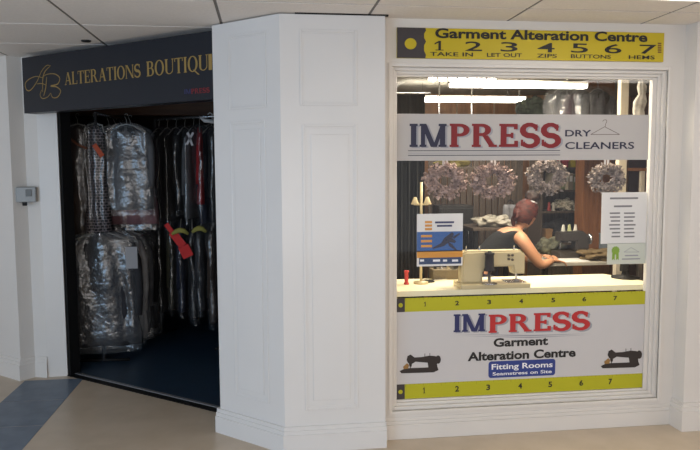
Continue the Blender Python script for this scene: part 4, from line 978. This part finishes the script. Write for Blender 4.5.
def shelf_top(px0, px1, py, Y, label):
    a = PY(px0, py, Y); b = PY(px1, py, Y)
    t = thing('high_shelf', label, 'shelf', (0, 0, 0)); bm = BM(); box(bm, a.x, b.x, Y-.16, Y+.16, a.z-.025, a.z, .003); obj('board', bm, slat_m, t)
    for x in (a.x+.03, b.x-.03): bm = BM(); tube(bm, [(x, Y, a.z), (x, Y, ZC-.03)], .006, 8); obj('hanger_rod', bm, steel, t, True)
    return a.z
zs_ = shelf_top(516, 572, 116, 6.35, 'high shelf mostly hidden by the banner, carrying a dark bundle')
q = PY(533, 110, 6.35); cloth_pile('dark_green_bundle', (q.x, 6.35, 0), .14, .11, .09, mat('dark_green_leaves', srgb(66, 76, 66), .9, c2=srgb(30, 36, 34), vscale=40), 'dark green bundle on the high shelf just above the banner', 13, 'bundle', zs_)
q = PY(560, 111, 6.35); cloth_pile('pink_bundle', (q.x, 6.35, 0), .10, .09, .06, mat('dull_pink_cloth', srgb(150, 120, 108), .9, c2=srgb(120, 92, 84), vscale=20), 'dull pink bundle on the high shelf right of the dark green one', 14, 'bundle', zs_)
# white upright and a fluffy white hanging at the right
a = PY(621, 95, 4.7); b = PY(629, 95, 4.7); bm = BM(); box(bm, a.x, b.x, 4.7, 4.75, TZ*0+.004, ZC-.031, .003)
struct('trim_7', bm, mat('cream_post', srgb(206, 194, 172), .5))
p = PY(641, 80, 4.45); t = thing('white_scarf', 'white draped scarf hanging at the top right corner of the glass', 'scarf', (p.x, 4.45, 2.30))
bm = BM(); rg = []
for fz, w2 in ((0, .012), (.04, .035), (.09, .022), (.14, .05), (.2, .042), (.3, .046), (.4, .05), (.5, .03)): rg.append([q+Vector((.012*math.sin(fz*22), 0, 0)) for q in cross(-fz, w2, .02, 7, .25, fz*3, 28)])
loft(bm, rg); obj('cloth', bm, mat('off_white_cloth', srgb(206, 200, 190), .85, c2=srgb(150, 144, 134), vscale=14), t, True)
bm = BM(); tube(bm, [(0, 0, -.01), (0, 0, ZC-.03-2.30)], .003, 6); obj('cord', bm, steel, t, True)

# back workbench with its clutter
BZ = .86; yb0 = PZ(560, 276, BZ).y; 
yb0 = 5.62
t = thing('workbench', 'pale workbench in front of the seamstress with cloth and tools on it', 'table', (0, 0, 0))
bxl = PY(540, 270, yb0).x; bxr = PY(640, 270, yb0).x+.2
bm = BM(); box(bm, bxl+.02, bxr, yb0, yb0+.75, BZ-.03, BZ, .004); obj('tabletop', bm, mat('pale_grey_top', srgb(186, 180, 168), .5, var=.06), t)
for x in (bxl+.07, bxr-.05):
    for y in (yb0+.05, yb0+.70):
        bm = BM(); box(bm, x-.02, x+.02, y-.02, y+.02, .004, BZ-.03, .003); obj('leg', bm, black_m, t)
q = PZ(600, 268, BZ); cloth_pile('brown_cloth_pile', (PY(598, 268, yb0+.15).x, yb0+.16, 0), .17, .12, .05, mat('tan_cloth', srgb(122, 104, 76), .9, c2=srgb(94, 78, 54), vscale=16), 'folded tan cloth on the workbench beside the metal can', 15, base_z=BZ)
bm = BM(); box(bm, PY(556, 274, yb0+.02).x, PY(590, 274, yb0+.02).x, yb0+.02, yb0+.24, BZ, BZ+.006, .002); lying('pattern_sheet', bm, paper, 'white sheet of pattern paper at the near edge of the workbench', 'paper')
x = PY(607, 250, yb0+.35).x
t = thing('metal_can', 'blue-grey metal can on the workbench behind the tan cloth', 'can', (x, yb0+.38, BZ))
bm = BM(); lathe(bm, (0, 0, 0), [(.06, 0), (.062, .006), (.06, .012), (.06, .20), (.063, .205), (.063, .215)], 24); obj('body', bm, mat('blue_grey_tin', srgb(120, 128, 136), .35, metal=.4), t, True)
bm = BM(); lathe(bm, (0, 0, .215), [(.058, 0), (.058, .006), (.03, .008)], 24); obj('lid', bm, steel, t, True)
x = PY(614, 262, yb0+.2).x; bm = BM(); lathe(bm, (x+.03, yb0+.12, BZ), [(.035, 0), (.037, .004), (.037, .13), (.033, .132)], 20); lying('white_mug', bm, cream_m, 'white tub beside the metal can on the workbench', 'tub', smooth=True)
# dark overlock machine she is working at
x = PY(572, 258, yb0+.3).x
dm = mat('dark_machine', srgb(58, 54, 52), .4)
t = thing('overlock_machine', 'dark overlocking machine on the workbench in front of her hands', 'sewing machine', (x, yb0+.34, BZ))
bm = BM(); box(bm, -.15, .17, -.1, .1, 0, .06, .01); obj('bed', bm, dm, t)
bm = BM(); xz_prism(bm, [(.03, .06), (.03, .15), (-.13, .16), (-.13, .24), (.10, .25), (.16, .20), (.16, .06)], -.06, .06, .014); obj('machine_arm', bm, dm, t)
bm = BM(); tube(bm, [(-.10, 0, .17), (-.10, 0, .07)], .006, 8); obj('needle_bar', bm, steel, t, True)
bm = BM(); lathe(bm, (.17, 0, .17), [(.03, 0), (.05, .01), (.05, .025), (.02, .03)], 20, 'x'); obj('hand_wheel', bm, steel, t, True)
for k in range(3):
    bm = BM(); tube(bm, [(-.05+k*.06, .05, .24), (-.05+k*.06, .05, .30)], .004, 6); obj('spool_pin', bm, steel, t)
for k, (cc, nm) in enumerate((((176, 176, 168), 'pale grey'), ((150, 152, 110), 'pale green'), ((186, 180, 170), 'cream'))):
    bm = BM(); lathe(bm, (x-.05+k*.06, yb0+.39, BZ+.242), [(.024, 0), (.024, .004), (.018, .01), (.010, .06), (.006, .062)], 14)
    lying('thread_cone', bm, mat('cone_%d' % k, srgb(*cc), .8), '%s cone of thread standing on the overlocking machine, %s of three' % (nm, ['left', 'middle', 'right'][k]), 'thread spool', smooth=True)
q = PY(552, 256, yb0+.5); cloth_pile('green_cloth', (q.x, yb0+.55, 0), .12, .1, .08, mat('sage_cloth', srgb(112, 112, 92), .9, c2=srgb(66, 66, 54), vscale=20), 'sage green cloth heap at the left end of the workbench beyond her hands', 16, base_z=BZ)

# table behind with the white bundle and grey bag
yt = 6.55; zt5 = PY(490, 226, yt).z
t = thing('side_table', 'dark side table behind the seamstress carrying the white bundle', 'table', (0, 0, 0))
xa = PY(467, 226, yt).x; xb = PY(519, 226, yt).x
bm = BM(); box(bm, xa, xb, yt-.2, yt+.3, zt5-.03, zt5, .004); obj('tabletop', bm, slat_m, t)
for x in (xa+.04, xb-.04):
    for y in (yt-.16, yt+.26):
        bm = BM(); box(bm, x-.02, x+.02, y-.02, y+.02, .004, zt5-.03); obj('leg', bm, black_m, t)
q = PY(492, 220, yt); cloth_pile('white_bundle', (q.x, yt-.02, 0), .17, .13, .055, mat('white_linen', srgb(206, 200, 188), .85, c2=srgb(150, 144, 132), vscale=12), 'white folded cloth bundle behind her shoulder under the second wreath', 17, base_z=zt5)
a = PY(504, 213, 6.75); t = thing('carrier_bag', 'grey carrier bag with black handles standing on the side table', 'bag', (PY(510, 210, 6.78).x, 6.78, zt5))
bm = BM(); rg = [cross(z, w2, .05, 5, .12, z*4, 28) for z, w2 in ((0, .07), (.08, .075), (.16, .07), (.20, .062))]; loft(bm, rg[::-1]); obj('bag_body', bm, mat('grey_bag', srgb(150, 150, 154), .6, c2=srgb(120, 120, 126), vscale=8), t, True)
bm = BM(); tube(bm, [(-.035, 0, .195), (-.03, 0, .235), (0, 0, .25), (.03, 0, .235), (.035, 0, .195)], .007, 8); obj('handle', bm, black_m, t, True)
# dark monitor-like board behind thread stand
a = PY(448, 206, 6.9); b = PY(473, 247, 6.9)
t = thing('black_cabinet', 'black cabinet in the shadow left of the white bundle', 'cabinet', ((a.x+b.x)/2, 6.9, .004))
bm = BM(); box(bm, -(b.x-a.x)/2-.1, (b.x-a.x)/2, 0, .28, 0, a.z-.004, .006); obj('body', bm, mat('black_laminate', srgb(26, 24, 24), .6), t)
bm = BM(); box(bm, -(b.x-a.x)/2-.09, (b.x-a.x)/2-.01, -.015, 0, .06, a.z-.03, .004); d_ = obj('door', bm, mat('black_laminate', srgb(26, 24, 24), .6), t)
bm = BM(); tube(bm, [(.08, -.03, .9), (.08, -.03, 1.02)], .006, 8); obj('handle', bm, steel, d_, True)
q = PY(453, 162, 6.6)
zs2 = shelf_top(436, 474, 167, 6.6, 'shelf hanging behind the leftmost wreath with an olive heap')
cloth_pile('olive_heap', (PY(453, 160, 6.6).x, 6.6, 0), .16, .1, .06, mat('olive_cloth', srgb(128, 118, 64), .9, c2=srgb(92, 84, 50), vscale=14), 'olive green cloth heap above the leftmost wreath', 18, base_z=zs2)

# ================================================================== THE SEAMSTRESS
yP = 5.78
def q3(px, py, y=yP): return PY(px, py, y)
SEATZ = .60
hipx = q3(474, 262).x
t = thing('work_stool', 'dark round work stool under the seated seamstress', 'stool', (hipx, yP, .004))
bm = BM(); lathe(bm, (0, 0, SEATZ-.06), [(.16, 0), (.18, .012), (.18, .045), (.16, .055)], 24); obj('seat', bm, FAB['black'], t, True)
bm = BM(); tube(bm, [(0, 0, .08), (0, 0, SEATZ-.06)], .025, 10); obj('column', bm, steel, t, True)
for k in range(5):
    a = 2*PI*k/5; bm = BM(); tube(bm, [(0, 0, .09), (.24*math.cos(a), .24*math.sin(a), .035)], .016, 8); obj('foot', bm, black_m, t, True)

PN = tag(thing('person', '', '', (0, 0, 0)), 'seated seamstress in a black sleeveless top with red hair tied up, leaning to her work', 'person')
def skin_mesh(name, nodes, edges, m, parent, sub=2, root=0):
    me = bpy.data.meshes.new(name); me.from_pydata([n[0] for n in nodes], edges, []); o = bpy.data.objects.new(name+'_tmp', me); COL.objects.link(o)
    md = o.modifiers.new('s', 'SKIN'); md.use_smooth_shade = True
    for i, n in enumerate(nodes): 
        r = n[1]; o.data.skin_vertices[0].data[i].radius = (r, r) if not isinstance(r, tuple) else r
    o.data.skin_vertices[0].data[root].use_root = True
    sb = o.modifiers.new('sub', 'SUBSURF'); sb.levels = sub
    bpy.context.view_layer.update()
    me2 = bpy.data.meshes.new_from_object(o.evaluated_get(bpy.context.evaluated_depsgraph_get()))
    bpy.data.objects.remove(o); me2.name = name; me2.materials.clear(); me2.materials.append(m)
    for p in me2.polygons: p.use_smooth = True
    ob = bpy.data.objects.new(name, me2); COL.objects.link(ob); ob.parent = parent; return ob
skin = mat('skin', srgb(206, 150, 116), .5, var=.06, vscale=12)
pel = Vector((hipx, yP, SEATZ+.10)); 
head = q3(527, 216); head.z = q3(527, 214.5).z
neck = Vector((head.x-.085, yP, head.z-.125)); chest = Vector((neck.x-.15, yP, neck.z-.14)); waist = (pel+chest)/2+Vector((-.03, 0, 0))
shR = Vector((neck.x-.03, yP-.165, neck.z-.075)); shL = Vector((neck.x-.03, yP+.165, neck.z-.075))
elR = q3(541, 271, yP-.20); elR.z = max(elR.z, BZ-.02); wrR = q3(553, 260, yP-.16); haR = wrR+Vector((.05, .012, -.010))
elL = Vector((elR.x-.02, yP+.26, elR.z)); wrL = Vector((wrR.x+.02, yP+.12, wrR.z)); haL = wrL+Vector((.05, -.03, 0))
kR = Vector((pel.x+.40, yP-.12, SEATZ-.02)); kL = Vector((pel.x+.40, yP+.12, SEATZ-.02))
aR = Vector((kR.x+.02, yP-.12, .10)); aL = Vector((kL.x+.02, yP+.12, .10))
nodes = [(pel, (.13, .15)), (waist, (.105, .12)), (chest, (.115, .14)), (neck+Vector((-.03, 0, -.045)), (.07, .08)), (neck, .043), (head+Vector((-.01, 0, -.05)), .045),
         (shR, .062), ((shR+elR)/2, .056), (elR, .045), ((elR+wrR)/2, .040), (wrR, .026),
         (shL, .062), ((shL+elL)/2, .056), (elL, .045), ((elL+wrL)/2, .040), (wrL, .026),
         (pel+Vector((.05, -.10, -.01)), .088), (kR, .06), ((kR+aR)/2, .05), (aR, .035), (aR+Vector((.14, 0, -.055)), .03),
         (pel+Vector((.05, .10, -.01)), .088), (kL, .06), ((kL+aL)/2, .05), (aL, .035), (aL+Vector((.14, 0, -.055)), .03)]
edges = [(0, 1), (1, 2), (2, 3), (3, 4), (4, 5), (3, 6), (6, 7), (7, 8), (8, 9), (9, 10), (3, 11), (11, 12), (12, 13), (13, 14), (14, 15), (0, 16), (16, 17), (17, 18), (18, 19), (19, 20), (0, 21), (21, 22), (22, 23), (23, 24), (24, 25)]
body = skin_mesh('body', nodes, edges, skin, PN)
# head: shaped skull in profile, looking right and down
def make_head():
    bm = BM(); bmesh.ops.create_icosphere(bm, subdivisions=4, radius=1)
    tilt = Matrix.Rotation(.30, 4, 'Y')@Matrix.Rotation(.40, 4, 'Z')
    for v in bm.verts:
        p = v.co.copy(); x, y, z = p
        X = x*.098; Y = y*.078*(1-.12*max(0, x)*(1 if z < .2 else .5)); Z = z*.118
        if z < -.1: X = X*(1-.28*(-z-.1)) + .012*(-z); Y *= 1-.32*(-z-.1)
        if x < 0 and z < -.3: X *= .8
        if x > .6: X -= .010*(x-.6)/.4
        n_ = math.exp(-((y/.16)**2))*math.exp(-(((z+.12)/.20)**2))*(1 if x > 0 else 0); X += .028*n_     # nose
        e_ = (math.exp(-(((abs(y)-.38)/.16)**2))*math.exp(-(((z-.08)/.12)**2)))*(1 if x > 0 else 0); X -= .010*e_
        m_ = math.exp(-((y/.28)**2))*math.exp(-(((z+.50)/.07)**2))*(1 if x > 0 else 0); X += .007*m_
        c_ = math.exp(-((y/.3)**2))*math.exp(-(((z+.85)/.15)**2))*(1 if x > 0 else 0); X += .012*c_
        v.co = head+tilt.to_3x3()@Vector((X, Y, Z))
    for s in (-1, 1):
        c = head+tilt.to_3x3()@Vector((-.005, s*.076, -.008))
        blob(bm, c, .018, .008, .030, .1, 5, 2, 3)
    return bm, tilt.to_3x3()
bm, TI = make_head()
# join head into body mesh so the body is one mesh
bm.from_mesh(body.data)
# hands into the same mesh
def hand(bmx, wr, dirx, side, seed):
    d = dirx.normalized(); s = d.cross(Vector((0, 0, 1))).normalized()*side; n_ = Vector((0, 0, -1))
    palm = [(wr, (.022, .016)), (wr+d*.045, (.034, .015)), (wr+d*.085, (.036, .014))]
    me = bpy.data.meshes.new('h'); vs = [p for p, r in palm]; rr = [r for p, r in palm]; ed = [(0, 1), (1, 2)]
    for k, (o_, ln) in enumerate(((-.028, .062), (-.010, .075), (.010, .070), (.027, .055))):
        b0 = wr+d*.082+s*o_; p1 = b0+d*ln*.4+n_*.004; p2 = p1+d*ln*.3+n_*.014; p3 = p2+d*ln*.2+n_*.018
        i = len(vs); vs += [b0, p1, p2, p3]; rr += [(.010, .009), (.0092, .0088), (.0085, .0082), (.007, .007)]; ed += [(i, i+1), (i+1, i+2), (i+2, i+3)]
    i = len(vs); b0 = wr+d*.03-s*.022; vs += [b0, b0+d*.03-s*.026+n_*.008, b0+d*.06-s*.03+n_*.016]; rr += [(.012, .011), (.011, .010), (.008, .008)]; ed += [(i, i+1), (i+1, i+2)]
    # separate skins per chain
    chains = [[0, 1, 2]]+[[3+4*k+j for j in range(4)] for k in range(4)]+[[19, 20, 21]]
    for ch in chains:
        o = skin_mesh('h', [(vs[j], rr[j]) for j in ch], [(j, j+1) for j in range(len(ch)-1)], skin, None, 1)
        bmx.from_mesh(o.data); bpy.data.objects.remove(o)
hand(bm, wrR, (haR-wrR), 1, 0); hand(bm, wrL, (haL-wrL), -1, 0)
bm.to_mesh(body.data); bm.free()
for p in body.data.polygons: p.use_smooth = True
# features
for s in (-1, 1):
    bm = BM(); blob(bm, head+TI@Vector((.084, s*.030, .010)), .008, .011, .006, 0, 5, 2); obj('eye', bm, mat('eye_dark', srgb(50, 36, 30), .3), PN, True)
bm = BM(); blob(bm, head+TI@Vector((.091, 0, -.060)), .007, .022, .007, .05, 5, 2); obj('mouth', bm, mat('lip', srgb(160, 84, 76), .5), PN, True)
hair = mat('auburn_hair', srgb(98, 36, 26), .55, c2=srgb(40, 16, 14), vscale=7, stretch=(3, 6, 16), bump=.5, bscale=40)
bm = BM(); bmesh.ops.create_icosphere(bm, subdivisions=4, radius=1)
dl_ = [v for v in bm.verts if (v.co.x > .45 and v.co.z < .45) or (v.co.z < -.75) or (v.co.x > .1 and v.co.z < -.25)]
bmesh.ops.delete(bm, geom=dl_, context='VERTS')
for v in bm.verts:
    p = v.co.copy(); k = 1+.05*noise.noise(p*7)+.03*math.sin(p.x*22+p.z*9)
    v.co = head+TI@Vector((p.x*.122*k-.016, p.y*.100*k, p.z*.132*k+.008))
bmesh.ops.solidify(bm, geom=bm.faces[:], thickness=.01); obj('hair', bm, hair, PN, True)
bm = BM()
c0 = head+TI@Vector((-.115, 0, .0)); 
for k in range(9):
    a = 2*PI*k/9; tube(bm, [c0+Vector((.03, math.cos(a)*.02, math.sin(a)*.02)), c0+Vector((-.02, math.cos(a)*.04, math.sin(a)*.035-.02)), c0+Vector((-.045, math.cos(a)*.03, math.sin(a)*.025-.075)), c0+Vector((-.04, math.cos(a)*.012, -.13))], [.014, .018, .013, .005], 8)
obj('ponytail', bm, hair, PN, True)
bm = BM(); tube(bm, [head+TI@Vector((-.005+.052*math.cos(2*PI*j/18), .050*math.sin(2*PI*j/18), .118)) for j in range(19)], .011, 8, False)
obj('headband', bm, mat('white_band', srgb(190, 188, 190), .6), PN, True)
bm = BM(); blob(bm, head+TI@Vector((-.002, 0, .165)), .070, .062, .060, .2, 8, 3, 4); obj('hair_bun', bm, mat('dark_hair', srgb(56, 34, 30), .6, c2=srgb(34, 22, 20), vscale=12), PN, True)
# sleeveless top and trousers: skinned shells slightly larger
nn = [(pel+Vector((0, 0, .02)), (.145, .17)), (waist, (.118, .135)), (chest, (.128, .152)), (neck+Vector((-.045, 0, -.052)), (.095, .135)), (shR+Vector((-.01, .03, .004)), .066), (shL+Vector((-.01, -.03, .004)), .066)]
skin_mesh('top', nn, [(0, 1), (1, 2), (2, 3), (3, 4), (3, 5)], FAB['black'], PN)
nn = [(pel, (.142, .165)), (pel+Vector((.05, -.10, -.01)), .098), (kR, .072), ((kR+aR)/2, .062), (aR, .05), (pel+Vector((.05, .10, -.01)), .098), (kL, .072), ((kL+aL)/2, .062), (aL, .05)]
skin_mesh('trousers', nn, [(0, 1), (1, 2), (2, 3), (3, 4), (0, 5), (5, 6), (6, 7), (7, 8)], FAB['navy'], PN)
for a_, nm in ((aR, 'shoe'), (aL, 'shoe')):
    bm = BM(); blob(bm, (a_.x+.07, a_.y, .045), .13, .045, .04, .05, 5, 3); obj('shoe', bm, black_m, PN, True)

for o in list(bpy.data.objects):
    if o.type == 'MESH' and o.parent is None and 'kind' not in o and 'label' not in o: print('UNTAGGED', o.name)
